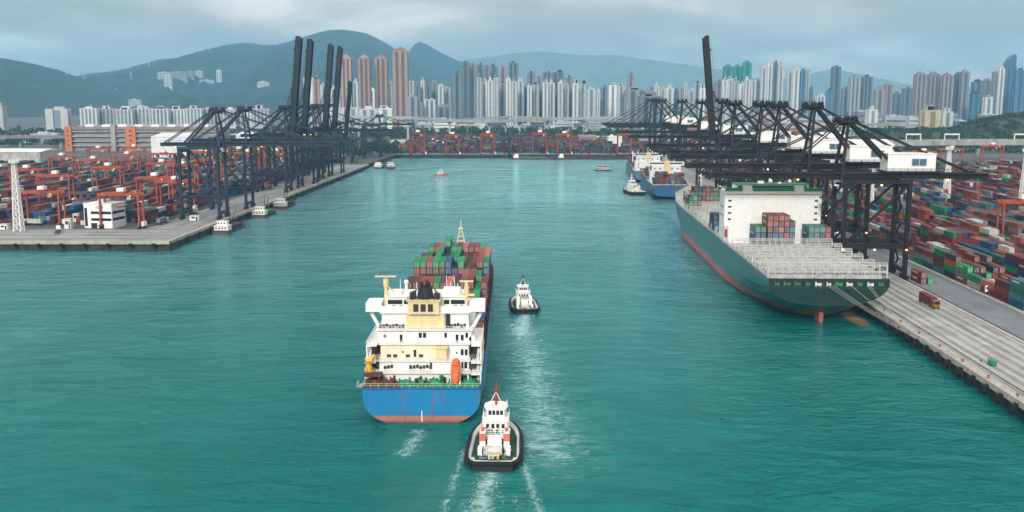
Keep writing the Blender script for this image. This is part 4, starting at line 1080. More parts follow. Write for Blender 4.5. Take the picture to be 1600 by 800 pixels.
    fm_.bar((0, 207.5, 24.5), (0, 207.5, 28.5), .35).box(-1.2, 1.2, 206.8, 208.2, 24.4, 24.7)
    part('foremast', fm_, M_cream, t)
    part('breakwater', MB().box(-11, 11, 203.5, 203.9, 9, 15.5), M_greyd, t)
    # cell guide stanchions at the ends of each bay
    # hatch coamings with covers
    bays = [54, 67.7, 81.4, 95.1, 108.8, 122.5, 139, 152, 165, 178]
    for k, y in enumerate(bays):
        w_ = 14.9 if k < 8 else (14.0, 12.4)[k - 8]
        part('hatch_cover', MB().box(-w_, w_, y - 6.2, y + 6.2, 8.7, 10.95), M_brownd, t)
        part('lashing_frame', rail_run(MB(), [(-w_ - .4, y - 6.75, 10.3), (w_ + .4, y - 6.75, 10.3)], 2.8, 2.5, .26), M_dark, t)
    for s in (-1, 1):
        p_ = MB()
        for k in range(27): p_.bar((s * 15.6, 40 + k * 5.4, 8.7), (s * 15.6, 40 + k * 5.4, 11.4), .3)
        p_.bar((s * 15.6, 40, 11.0), (s * 15.6, 180, 11.0), .25)
        part('side_stanchions', p_, M_brownd, t)
    # --- deck cargo, twelve rows across
    rg = random.Random(21)
    top = {0: 'rmrrmgrnmrgr', 1: 'mrrmrgmbrsgb', 2: 'rmmrmgrmbsgr', 3: 'mmrrgmsnrogm', 4: 'mmrrgmsnorgr', 5: 'pmrpgmnpsrgr', 6: 'ggrggbngpmrg', 7: 'pmpgpmgpmprs', 8: 'mgpgmggpmrss', 9: 'grsggrsrrg'}
    hts = {0: [1, 1, 1, 2, 2, 2, 2, 2, 2, 1, 1, 1], 1: [1, 1, 2, 2, 2, 2, 2, 2, 2, 1, 1, 1], 2: [1, 1, 1, 2, 2, 2, 2, 2, 1, 1, 2, 1], 3: [1, 2, 2, 2, 1, 2, 2, 1, 2, 2, 2, 1], 4: [3, 3, 3, 3, 3, 3, 3, 3, 3, 3, 2, 3],
           5: [2, 2, 2, 2, 2, 2, 2, 2, 3, 3, 3, 2], 6: [4, 4, 4, 4, 4, 4, 3, 4, 3, 3, 4, 4], 7: [3, 3, 2, 4, 3, 3, 4, 2, 3, 3, 4, 4], 8: [3, 3, 2, 4, 3, 3, 4, 3, 3, 3, 4, 4], 9: [4, 4, 4, 5, 4, 4, 4, 4, 4, 4]}
    cells = {}
    for k in range(10):
        row = top[k]; n_ = len(row)
        for i, ch in enumerate(row):
            for z in range(hts[k][i]):
                kk = ch if z == hts[k][i] - 1 else rg.choice('rmmrgrmbnrmgps')
                cells[(k, i, z)] = (kk, n_)
    vis, hid = [], []
    for (k, i, z), (kk, n_) in cells.items():
        x = (i - (n_ - 1) / 2) * 2.5; y = bays[k]; zz = 11.0 + z * 2.62
        topm = z == hts[k][i] - 1
        aft = k == 0 or (k - 1, min(i, len(top[k - 1]) - 1), z) not in cells
        stb = i == n_ - 1
        (vis if (topm or (aft and k > 0 and z > hts[k][i] - 3) or (stb and z >= hts[k][i] - 3)) else hid).append((k, i, z, kk, x, y, zz, n_, topm))
    for k, i, z, kk, x, y, zz, n_, topm in vis:
        lab = f'{CNAME[kk]} container, blue ship, {ordw(k)} bay from bridge, {ordw(i)} from port, {TIERS[z]} tier'
        container(kk, lab, (OX + x, OY + y, zz), 0, 'containers on the blue ship')
    stuff_containers('deck_cargo', [(OX + x, OY + y, zz, 0, kk) for k, i, z, kk, x, y, zz, n_, tm in hid], 'lower tiers of containers on the blue ship')
    # lifeboat
    lb = thing('lifeboat', 'orange enclosed lifeboat hanging at the stern of the blue ship', 'lifeboat', (OX + 8.9, OY + 4.2, 12.6), 0)
    lb.rotation_euler = (R(52), 0, 0); lb.scale = (.88, .88, .88)
    bmv = []; sec = [(-4.4, .15, .2), (-3.9, .8, .85), (-2.6, 1.35, 1.3), (0, 1.5, 1.45), (2.4, 1.45, 1.4), (3.6, 1.1, 1.1), (4.2, .3, .35)]
    vs_ = []; n_ = 12
    for y, rx, rz_ in sec:
        for a in range(n_):
            an_ = 2 * math.pi * a / n_; vs_.append((rx * math.cos(an_), y, 1.2 + rz_ * math.sin(an_)))
    fs = [(k * n_ + a, k * n_ + (a + 1) % n_, (k + 1) * n_ + (a + 1) % n_, (k + 1) * n_ + a) for k in range(len(sec) - 1) for a in range(n_)]
    fs += [tuple(range(n_ - 1, -1, -1)), tuple(range((len(sec) - 1) * n_, len(sec) * n_))]
    part('lifeboat_hull', MB().raw(vs_, fs), M_lifeo, lb, smooth=True)
    part('canopy', MB().box(-.75, .75, 1.2, 3.2, 2.2, 3.0), M_lifeo, lb)
    part('canopy_window', MB().box(-.6, .6, 1.14, 1.2, 2.45, 2.85).box(-.8, -.75, 1.5, 2.9, 2.5, 2.85).box(.75, .8, 1.5, 2.9, 2.5, 2.85), M_glass, lb)
    part('hatch', MB().box(-.5, .5, -2.2, -1.2, 2.3, 2.6), M_salmon, lb)
    return t
feeder_ship()

# ---------------------------------------------------------------- the big green ship alongside
def big_ship():
    u0, v0 = 106.6, 369.0
    base = chan(u0, v0, 0)
    t = thing('container_ship', 'large teal green container ship moored at the east quay with mostly empty deck', 'ship', base, -CH)
    hp = hull_paint('big_hull', (.052, .19, .19), (.42, .135, .12), 5.6)
    HB = 22.6
    full = [(0, -4), (18, -4), (21.6, -2.5), (HB, 2), (HB, 6), (HB, 10), (HB, 15), (HB, 18.4)]
    stn = [(0, [(0, 8.2), (8, 8.6), (14.5, 9.6), (19, 11.4), (21.4, 13.4), (22.2, 15.2), (22.5, 16.8), (HB, 18.4)]),
           (12, [(0, 1.5), (6, 2.6), (12.5, 5), (17.5, 8), (20.6, 11), (22.0, 13.6), (22.5, 16.4), (HB, 18.4)]),
           (30, [(0, -4), (3.5, -3), (9.5, -.4), (15.0, 3.2), (19.3, 7.6), (21.7, 11.4), (22.5, 15.4), (HB, 18.4)]),
           (62, [(0, -4), (11, -4), (17, -2), (20.6, 2), (22.2, 6), (HB, 10), (HB, 15), (HB, 18.4)]),
           (95, full), (235, full),
           (272, [(0, -4), (12, -4), (15.4, -2), (17.4, 2), (19.2, 6), (20.7, 10), (21.9, 15.2), (22.3, 19.2)]),
           (305, [(0, -4), (4, -4), (6, -2), (7.8, 2), (10, 6.5), (12.8, 11.5), (16.4, 17.5), (18.4, 22.4)]),
           (330, [(0, -4, -8), (.2, -4, -8), (.4, -2, -7), (.6, 2, -6), (1.2, 7, -3), (2.4, 13, 0), (4.2, 19, 3), (5.6, 24.4, 5)])]
    mb, edge = loft(stn, 7)
    h = part('hull', mb, hp, t)
    part('main_deck', deck_from([(e[0], e[1], e[2]) for e in edge], inset=.2), M_greyd, t).location = (0, 0, -1.0)
    # transom: recessed mooring deck shown as a row of dark openings with gear
    dk = mat('transom_green', (.006, .032, .028), .5, 0, .2, .3, RUST, .2)
    part('transom_plate', MB().raw([(-HB + .1, -.1, 15.0), (HB - .1, -.1, 15.0), (HB - .1, -.1, 18.5), (-HB + .1, -.1, 18.5)], [(0, 1, 2, 3)]), dk, h)
    part('transom_plate', MB().raw([(-x, -.1, z) for x, z in ((22.1, 14.9), (21.3, 13.4), (18.9, 11.4), (14.4, 9.65), (8, 8.7), (0, 8.3))] + [(x, -.1, z) for x, z in ((8, 8.7), (14.4, 9.65), (18.9, 11.4), (21.3, 13.4), (22.1, 14.9))], [tuple(range(11))[::-1]]), dk, h)
    rg = random.Random(5)
    for k in range(11):
        x = -19.3 + k * 3.86
        wd = (1.2, 1.7, 1.5, 1.1, 1.6)[k % 5]
        op = part('mooring_opening', MB().box(x - wd, x + wd, -.16, -.09, 15.3, 17.6), M_dark, h)
        part('mooring_gear', MB().cyl((x - wd * .7, -.2, 16.2), (x + wd * .6, -.2, 16.2), .55, n=8).box(x - wd * .8, x - wd * .4, -.3, -.15, 15.5, 17.3).box(x + wd * .3, x + wd * .7, -.3, -.15, 15.5, 16.9), (M_galv, M_greenp, M_greend, M_greyd, M_greend)[rg.randrange(5)], op)
    part('deck_edge_rail', rail_run(MB(), [(-HB, .1, 18.4), (HB, .1, 18.4)], 1.2, 2.2, .12), M_galv, t)
    part('rudder', MB().box(-.8, .8, 8, 14, -3, 4.2).box(-.5, .5, 10, 13, 4.2, 6), mat('rudder_red', (.40, .13, .10), .7), t)
    # hatch covers with ribs, bay by bay; lashing bridges between
    def lashing_bridge(y, hh, xb, big=False):
        lb = MB(); z0 = 17.6
        n_ = 16
        for i in range(n_ + 1):
            x = -xb + 2 * xb * i / n_
            if i % 2 == 0 or big: lb.bar((x, y - .5, z0), (x, y - .5, z0 + hh), .22 if not (i in (0, n_)) else .4)
            lb.bar((x, y + .5, z0 + hh - 2.2), (x, y + .5, z0 + hh + 1.1), .16)
        for z in (z0 + hh - 2.2, z0 + hh):
            lb.box(-xb, xb, y - .55, y + .55, z - .14, z + .06)
        for z in (z0 + hh + .55, z0 + hh + 1.1):
            lb.bar((-xb, y - .5, z), (xb, y - .5, z), .1).bar((-xb, y + .5, z), (xb, y + .5, z), .1)
        for i in range(0, n_ + 1):
            x = -xb + 2 * xb * i / n_; lb.bar((x, y - .5, z0 + hh), (x, y - .5, z0 + hh + 1.1), .09)
        if big:
            lb.box(-xb, xb, y - .3, y + .3, z0 + 2.6, z0 + 2.8)
        for i in range(2, n_ - 2, 4):
            xa = -xb + 2 * xb * i / n_; xm = xa + 2 * xb / n_; xc = xm + 2 * xb / n_
            lb.bar((xa, y - .5, z0 + .3), (xm, y - .5, z0 + hh - 2.3), .26).bar((xm, y - .5, z0 + hh - 2.3), (xc, y - .5, z0 + .3), .26)
        o = part('lashing_bridge', lb, M_galv, t)
        return o
    ys = [3.0, 17.5, 32, 46.5, 61, 75.5]
    for i, y in enumerate(ys): lashing_bridge(y, 5.4 if i == 0 else 4.2, HB - .4, i == 0)
    for i, y in enumerate(ys[:-1]):
        for s in range(-2, 3):
            x = s * 8.4; hc = MB().box(x - 4.1, x + 4.1, y + 1.2, y + 13.3, 17.5, 19.4)
            for q in range(4): hc.box(x - 3.9 + q * 2.5, x - 3.6 + q * 2.5, y + 1.3, y + 13.2, 19.4, 19.62)
            for q in range(4): hc.box(x - 4.0, x + 4.0, y + 2.2 + q * 3.3, y + 2.5 + q * 3.3, 19.62, 19.75)
            part('hatch_cover', hc, M_greyd, t)
    # walkway stanchions along both sides of the deck
    for s in (-1, 1):
        q = rail_run(MB(), [(s * (HB - .1), y, 18.4 if y < 240 else 18.4 + (y - 240) * .03) for y in range(2, 262, 20)], 1.2, 3.0, .14)
        for k in range(60):
            y = 4 + k * 4.2
            q.bar((s * (HB - .1), y, 17.6), (s * (HB - 1.7), y, 20.2), .3)
        part('side_stanchions', q, M_dark if s > 0 else M_galv, t)
    # accommodation block
    ay = 96.0
    ac = part('accommodation', MB().box(-HB + .2, HB - .2, ay, ay + 13, 17.5, 41.0).box(-HB + .6, -HB + 4, ay + 13, ay + 15, 17.5, 38).box(HB - 4, HB - .6, ay + 13, ay + 15, 17.5, 38), M_white, t)
    for s in (-1, 1):
        for k in range(4):
            win(ac, s * 20 - .75, s * 20 + .75, ay, 28.6 + k * 2.9, 29.4 + k * 2.9)
        for k in range(8):
            part('window', MB().box(s * (HB - .2) - .05, s * (HB - .2) + .05, ay + 3 + (k % 4) * 2.3, ay + 4 + (k % 4) * 2.3, 30 + (k // 4) * 4, 31 + (k // 4) * 4), M_glass, ac)
    for x in (-14, 12): part('wall_lamp', MB().box(x - .3, x + .3, ay - .3, ay, 39, 39.4), M_galv, ac)
    # the port side stair recess with red gear
    part('stair_gear', MB().box(-HB - .1, -HB + 2.0, ay - 1.6, ay, 18, 26), M_galv, t)
    part('fire_locker', MB().box(-HB + .3, -HB + 1.5, ay - 2.2, ay - 1.7, 21, 24.5), M_red, t)
    # bridge: green trimmed deck with wings
    br = part('bridge', MB().box(-HB - .1, HB + .1, ay + 1.0, ay + 10, 41.05, 42.4).box(-17, 17, ay + 3, ay + 12, 42.4, 45.0), M_white, t)
    for x0, x1 in ((-HB + .4, -14.2), (-9.2, 9.6), (14.6, HB - .4)):
        part('green_panel', MB().box(x0, x1, ay + .86, ay + 1.0, 42.0, 43.3).box(x0, x1, ay + .86, ay + 3.2, 43.3, 43.5), M_greenp, br)
    for x0 in (-14, 10): part('stair_head', MB().box(x0, x0 + 4.2, ay + .4, ay + 3, 41.1, 44.4), M_white, br)
    part('bridge_windows', MB().box(-16, 16, ay + 2.95, ay + 3.0, 43.6, 44.6), M_glass, br)
    part('green_roof', MB().box(-17.3, 17.3, ay + 2.6, ay + 12.3, 45.0, 45.3), M_greenp, br)
    part('ventilators', MB().box(-6, -3.5, ay + 5, ay + 8, 45.3, 46.4).box(3, 4.5, ay + 4, ay + 6, 45.3, 46.0).ball((0, ay + 7, 46.3), 1.0, 8, 5).ball((9, ay + 7, 46.2), .9, 8, 5), M_white, br)
    part('radar_mast', MB().bar((0, ay + 9, 45.3), (0, ay + 9, 50.4), .6).box(-2.5, 2.5, ay + 8.8, ay + 9.2, 48.4, 48.7), M_white, br)
    part('aft_walkway', rail_run(MB().box(-HB + .5, HB - .5, ay - 1.3, ay - .02, 41.0, 41.2), [(-HB + .5, ay - 1.3, 41.2), (HB - .5, ay - 1.3, 41.2)], 1.1, 2.4, .1), M_galv, t)
    # forward deck: pale hatches and bridges
    for k in range(9):
        y = ay + 22 + k * 14.5
        xb = HB - .4 if y < 235 else HB - .4 - (y - 235) * .08
        lashing_bridge(y, 4.0, xb)
        for s in range(-2, 3):
            x = s * 8.2 * xb / HB
            part('hatch_cover', MB().box(x - 3.9 * xb / HB, x + 3.9 * xb / HB, y + 1.2, y + 13.3, 17.5, 19.5), M_greyd, t)
    part('foremast', MB().bar((0, 312, 22), (0, 312, 34), .8, w2=.4).box(-1.4, 1.4, 311.5, 312.5, 29, 29.3), M_white, t)
    part('bow_winches', MB().cyl((-5, 306, 23), (-1, 306, 23), 1.2, n=8).cyl((2, 306, 23), (6, 306, 23), 1.2, n=8).box(-7, 7, 300, 303, 21.4, 22.6), M_greenp, t)
    # containers left on deck
    def put(x, y, cols, z0, where, gname):
        for i, colm in enumerate(cols):
            for z, ch in enumerate(colm):
                if ch == '.': continue
                w_ = t_base @ Vector((x + i * 2.5, y, z0 + z * 2.62))
                container(ch, f'{CNAME[ch]} container, {where}, {ordw(i)} from left, {TIERS[z]} tier', w_, -CH, gname)
    t_base = Matrix.Translation(base) @ Matrix.Rotation(-CH, 4, 'Z')
    put(-10.0, 85.4, ['nbt', 'bnt'], 19.75, 'low stack left of the brown stack', 'containers aft of the white house')
    put(-4.6, 85.4, ['bnror', 'rbnrm', 'nbomr', 'brnrr', 'nbtn'], 19.75, 'tall brown stack before white house', 'containers aft of the white house')
    put(14.0, 85.4, ['ttt', 'ytt', 'tnt', 'mrr'], 19.75, 'teal stack right of brown stack', 'containers aft of the white house')
    put(-21.0, 110.2 + 22, ['bbn', 'bbb', 'nbt'], 19.6, 'blue stack forward of white house', 'containers forward of the white house')
    cols = ['mrw', 'mmr', 'nrbm', 'rmbn', 'rnrb', 'mrmo', 'ogrm', 'rgg', 'ggm']
    put(-18.0, 283 - 30, cols, 19.6, 'mixed stack near green ship bow', 'containers near the bow of the green ship')
    put(-20.0, 283 - 58, ['ggn', 'rgg', 'mrn'], 19.6, 'small stack amidships on green ship', 'containers near the bow of the green ship')
    # mooring lines from the stern to the quay
    for k, (x, du, v) in enumerate(((-1.0, 129.2, 300), (0.4, 129.2, 303), (1.6, 129.2, 318), (8.0, 129.2, 321), (14.0, 129.2, 338), (15.0, 129.2, 342))):
        a = t_base @ Vector((x, -.3, 16.2)); b = chan(du, v, QZ + .8)
        mb = MB(); pts = [a.lerp(b, s / 10) - Vector((0, 0, 1.6 * 4 * (s / 10) * (1 - s / 10))) for s in range(11)]
        for p, q in zip(pts, pts[1:]): mb.cyl(p, q, .07, n=5)
        tag(part('mooring_rope', mb, M_rope), f'thin mooring rope from the green stern to the quay, {ordw(k)} counted from the left', 'rope', 'stern mooring ropes')
    return t
big_ship()

# ---------------------------------------------------------------- smaller ship ahead of the green one
def coaster(label, base, rz, L, B, D, top, boot, house_at, bayrange, seed, paint):
    t = thing('cargo_ship', label, 'ship', base, rz)
    hb = B / 2
    full = [(0, -3), (hb * .9, -3), (hb, -1), (hb, 1.2), (hb, D * .5), (hb, D)]
    stn = [(0, [(0, 1.5), (hb * .55, 1.8), (hb * .8, 2.6), (hb * .92, 3.6), (hb * .97, D * .7), (hb, D)]),
           (L * .12, [(0, -3), (hb * .6, -2), (hb * .85, 0), (hb * .95, 1.6), (hb, D * .55), (hb, D)]), (L * .25, full), (L * .75, full),
           (L * .9, [(0, -3), (hb * .4, -3), (hb * .5, -1), (hb * .6, 1.5), (hb * .75, D * .6), (hb * .88, D * 1.12)]),
           (L, [(0, -3, -3), (.2, -3, -3), (.4, -1, -2), (.6, 1.5, -1), (1, D * .7, 0), (1.5, D * 1.35, 2)])]
    mb, edge = loft(stn, 5)
    part('hull', mb, paint, t)
    part('main_deck', deck_from([(e[0], e[1], e[2]) for e in edge], inset=.15), M_brownd, t).location = (0, 0, -.8)
    hy = house_at
    a = part('accommodation', MB().box(-hb * .9, hb * .9, hy, hy + 12, D - 1, D + 9).box(-hb * .8, hb * .8, hy + 1, hy + 11, D + 9, D + 14).box(-hb, hb, hy + 5, hy + 10, D + 14, D + 17).box(-hb * .5, hb * .5, hy - 3, hy, D - 1, D + 8), M_whitew, t)
    for k in range(4):
        for s in range(5): win(a, -hb * .7 + s * hb * .32, -hb * .7 + s * hb * .32 + 1.2, hy + (0 if k < 2 else 1), D + 2.4 + k * 2.8, D + 3.6 + k * 2.8)
    part('bridge_windows', MB().box(-hb * .9, hb * .9, hy + 4.94, hy + 5.0, D + 15.2, D + 16.4), M_glass, a)
    part('funnel', MB().box(-2.4, 2.4, hy - 2, hy + 2, D + 8, D + 17).box(-1.8, 1.8, hy - 1.5, hy + 1.5, D + 17, D + 18.5), M_cream, t)
    part('mast', MB().bar((0, hy + 7, D + 17), (0, hy + 7, D + 26), .5), M_white, t)
    for s in (-1, 1): part('derrick_post', MB().bar((s * hb * .7, L * .55, D), (s * hb * .7, L * .55, D + 16), .9), M_white, t)
    part('foremast', MB().bar((0, L * .93, D), (0, L * .93, D + 14), .6), M_white, t)
    part('hatch_cover', MB().box(-hb * .8, hb * .8, hy + 16, L * .86, D - .8, D + 1.6), M_greyd, t)
    part('railing', rail_run(MB(), [(-hb, hy + 14, D), (-hb, .2, D), (hb, .2, D), (hb, hy + 14, D)], 1.2, 3, .18), M_white, t)
    part('stern_winches', MB().cyl((-6, 4, D + .6), (-2, 4, D + .6), 1, n=8).cyl((2, 4, D + .6), (6, 4, D + .6), 1, n=8).box(-hb * .6, hb * .6, 8, 11, D - .8, D + 2), M_brownd, t)
    rg = random.Random(seed); M_ = Matrix.Translation(base) @ Matrix.Rotation(rz, 4, 'Z')
    lst = []
    for y in bayrange:
        for i in range(int(B * .85 / 2.5)):
            for z in range(rg.choice((1, 2, 3))):
                p = M_ @ Vector((-hb * .82 + 1.3 + i * 2.5, y, D + 1.6 + z * 2.62)); lst.append((p.x, p.y, p.z, rz, rg.choice('rmpbnptrym')))
    stuff_containers('deck_cargo', lst, 'mixed containers on the deck of the ' + label.split(' with ')[0])
    return t
coaster('blue sterned cargo ship with white deckhouse, moored ahead of the green ship', chan(108, 842), -CH, 150, 32, 11, None, None, 42, [9, 22, 34, 64, 78, 92, 106], 3, hull_paint('second_hull', (.012, .085, .22), (.3, .08, .06), .8))
coaster('pale blue cargo ship with white deckhouse, farthest moored ship on the east quay', chan(106, 1008), -CH, 140, 30, 11, None, None, 14, [48, 62, 76, 90, 104], 4, hull_paint('third_hull', (.07, .17, .22), (.3, .08, .06), .8))

# ---------------------------------------------------------------- tugs
def tug(label, loc, rz, scale=1.0, mastc=None, boxes=None):
    t = thing('tug_boat', label, 'tug', loc, rz)
    L, B = 30.0, 12.6; hb = B / 2
    def plan(f):      # half breadth along the length
        return lerp_list([(0, .74), (.03, .86), (.08, .96), (.2, 1.0), (.62, .97), (.75, .86), (.86, .68), (.94, .44), (.98, .24), (1.0, .08)], f) * hb
    N = 26; fs_ = [i / N for i in range(N + 1)]
    sheer = lambda f: 2.5 + 1.9 * max(0, f - .35) ** 1.5
    rows = []
    for f in fs_:
        w = plan(f); y = f * L; s = sheer(f)
        rows.append([(0, y, -2.5), (w * .72, y, -2), (w * .93, y, 0), (w, y, 1.2), (w, y, s), (w - .28, y, s + .02), (w - .32, y, s - 1.0)])
    vs_ = []; ff = []
    for r in rows: vs_ += [(-p[0], p[1], p[2]) for p in reversed(r)] + list(r)
    w_ = 14
    for k in range(N):
        for i in range(w_ - 1):
            if i == 6: continue
            ff.append((k * w_ + i, k * w_ + i + 1, (k + 1) * w_ + i + 1, (k + 1) * w_ + i))
    ff.append(tuple(range(w_ - 3, 1, -1))); ff.append((2, 1, 12, 11))
    part('hull', MB().raw(vs_, ff), mat('tug_hull', (.02, .02, .024), .5, 0, .2, .5, RUST, .15) if 'tug_hull' not in MATS else MATS['tug_hull'], t)
    # white inner bulwark band
    ib = MB()
    for s in (-1, 1):
        for k in range(N):
            a, b = fs_[k], fs_[k + 1]; wa, wb = plan(a) - .34, plan(b) - .34
            wa2, wb2 = max(.05, wa - .55), max(.05, wb - .55)
            za, zb_ = sheer(a) - 1.0, sheer(b) - 1.0
            ib.raw([(s * wa, a * L, za + 1.0), (s * wb, b * L, zb_ + 1.0), (s * wb2, b * L, zb_ + .02), (s * wa2, a * L, za + .02)], [(0, 1, 2, 3)])
    ib.box(-plan(0) + .4, plan(0) - .4, .15, .3, sheer(0) - .9, sheer(0) + .02)
    part('bulwark', ib, M_white, t)
    dk = MB()
    for k in range(N):
        a, b = fs_[k], fs_[k + 1]
        dk.raw([(-plan(a) + .3, a * L, sheer(a) - 1), (plan(a) - .3, a * L, sheer(a) - 1), (plan(b) - .3, b * L, sheer(b) - 1), (-plan(b) + .3, b * L, sheer(b) - 1)], [(0, 1, 2, 3)])
    part('deck', dk, MATS.get('tug_deck') or mat('tug_deck', (.012, .055, .04), .7, 0, .3, .5, GRIME, .4), t)
    # grey-white anti-slip border at the stern
    bd = MB().raw([(-4.6, .5, 1.53), (4.6, .5, 1.53), (5.5, 2.5, 1.53), (5.6, 5.5, 1.53), (4.6, 5.2, 1.53), (4.4, 3.4, 1.53), (1.3, 3.0, 1.53), (1.1, 2.2, 1.53), (-1.1, 2.2, 1.53), (-1.3, 3.0, 1.53), (-4.4, 3.4, 1.53), (-4.6, 5.2, 1.53), (-5.6, 5.5, 1.53), (-5.5, 2.5, 1.53)], [(0, 1, 2, 3, 4, 5, 6, 7, 8, 9, 10, 11, 12, 13)])
    part('deck_border', bd, M_galv, t)
    # rubber fender belt with tyres
    fb = MB()
    pts = [(-plan(f) - .22, f * L, sheer(f) - .55) for f in fs_][::-1] + [(plan(f) + .22, f * L, sheer(f) - .55) for f in fs_]
    pts[N] = (-plan(0), -.25, sheer(0) - .55); pts[N + 1] = (plan(0), -.25, sheer(0) - .55)
    for p, q in zip(pts, pts[1:]): fb.cyl(p, q, .5, n=8)
    fb.cyl(pts[0], pts[-1], .5, n=8)
    part('fender_belt', fb, M_rubber, t)
    ty = MB().cyl((0, 0, -.15), (0, 0, .15), .62, n=10).mesh('tyre', M_rubber)
    for s in (-1, 1):
        for k in range(9):
            f = .08 + k * .085
            o = bpy.data.objects.new('tyre', ty); col.objects.link(o); o.parent = t
            o.location = (s * (plan(f) + .6), f * L, 1.1); o.rotation_euler = (0, R(90), 0)
    # deckhouse
    z0 = 1.6
    h1 = part('deckhouse', MB().prism([(-3.1, 11.5), (3.1, 11.5), (3.2, 14), (3.1, 22), (1.9, 24.6), (-1.9, 24.6), (-3.1, 22), (-3.2, 14)], z0, 4.6).box(-3.3, 3.3, 11.2, 22.4, 4.6, 4.75), M_white, t)
    for x0 in (-2.6, -1.4, .6, 1.8): win(h1, x0, x0 + .8, 11.5, 2.6, 3.9)
    h2 = part('upper_house', MB().prism([(-2.9, 14.8), (2.9, 14.8), (2.9, 21.5), (1.9, 23.4), (-1.9, 23.4), (-2.9, 21.5)], 4.75, 7.1).box(-3.3, 3.3, 14.4, 22, 7.1, 7.22), M_white, t)
    for x0 in (-2.3, -1.0, .2, 1.5): win(h2, x0, x0 + .75, 14.8, 5.4, 6.5)
    wh = part('wheelhouse', MB().prism([(-2.1, 16.6), (2.1, 16.6), (2.6, 18.4), (2.4, 20.6), (1.3, 22.0), (-1.3, 22.0), (-2.4, 20.6), (-2.6, 18.4)], 7.22, 9.7).prism([(-2.5, 16.2), (2.5, 16.2), (3.0, 18.4), (2.8, 21), (1.5, 22.5), (-1.5, 22.5), (-2.8, 21), (-3.0, 18.4)], 9.7, 9.95), M_white, t)
    for x0 in (-1.8, -.85, .1, 1.05): win(wh, x0, x0 + .75, 16.6, 8.2, 9.3)
    for s in (-1, 1):
        part('window', MB().raw([(s * 2.62, 18.7, 8.2), (s * 2.45, 20.4, 8.2), (s * 2.45, 20.4, 9.3), (s * 2.62, 18.7, 9.3)], [(0, 1, 2, 3)]), M_glass, wh)
        fn = part('funnel', MB().box(s * 2.9 - .7, s * 2.9 + .7, 9.4, 11.3, z0, 6.3), M_white, t)
        part('funnel_band', MB().box(s * 2.9 - .75, s * 2.9 + .75, 9.35, 11.35, 4.0, 5.9).cyl((s * 2.9, 10.2, 6.3), (s * 2.9, 10, 7.2), .4, n=8), boxes or M_salmon, fn)
        part('locker', MB().box(s * 3.4 - .5, s * 3.4 + .5, 6.2, 8.8, z0, 3.2), M_white, t)
        part('life_raft', MB().cyl((s * 3.3, 13, 5.3), (s * 3.3, 14.4, 5.3), .45, n=8), M_white, t)
    part('engine_casing', MB().box(-1.7, 1.7, 8.8, 11.5, z0, 4.4), M_white, t)
    # towing winch aft
    part('towing_winch', MB().cyl((-1.5, 6.6, 2.6), (1.5, 6.6, 2.6), .95, n=12).box(-1.9, -1.5, 5.5, 7.8, 1.6, 3.6).box(1.5, 1.9, 5.5, 7.8, 1.6, 3.6).box(-1.2, 1.2, 7.6, 8.6, 1.6, 3.2), M_galv, t)
    part('towing_bitts', MB().cyl((-1.0, 4.2, 1.5), (-1.0, 4.2, 2.7), .28, n=8).cyl((1.0, 4.2, 1.5), (1.0, 4.2, 2.7), .28, n=8).bar((-1.4, 4.2, 2.4), (1.4, 4.2, 2.4), .3), M_cream, t)
    ms = MB().bar((0, 19, 9.9), (0, 19.4, 15.6), .55, .6, w2=.3).bar((-1.6, 19.2, 12.4), (1.6, 19.2, 12.4), .18).bar((-1.0, 19.3, 14.0), (1.0, 19.3, 14.0), .16).box(-.5, .5, 18.7, 19.7, 11.2, 11.5)
    part('mast', ms, mastc or M_red, t)
    part('mast_stays', MB().bar((-1.9, 17.4, 9.9), (0, 19.2, 13.4), .14).bar((1.9, 17.4, 9.9), (0, 19.2, 13.4), .14).box(-1.7, -.9, 17.2, 18, 9.95, 10.7).box(.9, 1.7, 17.2, 18, 9.95, 10.7), M_white, t)
    part('deck_railing', rail_run(MB(), [(-3.2, 22.2, 4.75), (-3.2, 11.4, 4.75), (3.2, 11.4, 4.75), (3.2, 22.2, 4.75)], 1.0, 1.6, .09), M_white, t)
    part('deck_railing', rail_run(MB(), [(-3.2, 21.6, 7.22), (-3.2, 14.6, 7.22), (3.2, 14.6, 7.22), (3.2, 21.6, 7.22)], 1.0, 1.4, .09), M_white, t)
    part('wheelhouse_railing', rail_run(MB(), [(-2.4, 16.4, 9.95), (2.4, 16.4, 9.95), (2.7, 20.8, 9.95)], .9, 1.2, .08), M_white, t)
    part('bow_winch', MB().cyl((-1.3, 26.4, 2.6), (1.3, 26.4, 2.6), .7, n=10), M_galv, t)
    tr_ = random.Random(int(loc[1]))
    for m_ in (M_dark, M_galv, M_greenp):
        cl = MB()
        for k in range(22):
            x_, y_ = tr_.uniform(-4.6, 4.6), tr_.choice((tr_.uniform(3.6, 9), tr_.uniform(24.6, 26.5)))
            if abs(x_) > plan(y_ / L) - 1.2: continue
            w_ = tr_.uniform(.15, .5); cl.box(x_ - w_, x_ + w_, y_ - w_, y_ + w_, sheer(y_ / L) - 1.02, sheer(y_ / L) - 1 + tr_.uniform(.2, .9))
        for k in range(8):
            x_, y_ = tr_.uniform(-2.6, 2.6), tr_.uniform(12, 14.2); cl.box(x_ - .2, x_ + .2, y_ - .2, y_ + .2, 4.7, 4.75 + tr_.uniform(.4, 1.2))
        part('deck_gear', cl, m_, t)['kind'] = 'stuff'
    hose = MB(); pts_ = [Vector((3.6 * math.cos(a * .5) * (1 - a * .01), 5.4 + 1.2 * math.sin(a * .9), 1.62)) for a in range(14)]
    for p_, q_ in zip(pts_, pts_[1:]): hose.cyl(p_, q_, .09, n=5)
    part('tow_rope', hose, M_rope, t)
    t.scale = (scale,) * 3
    return t
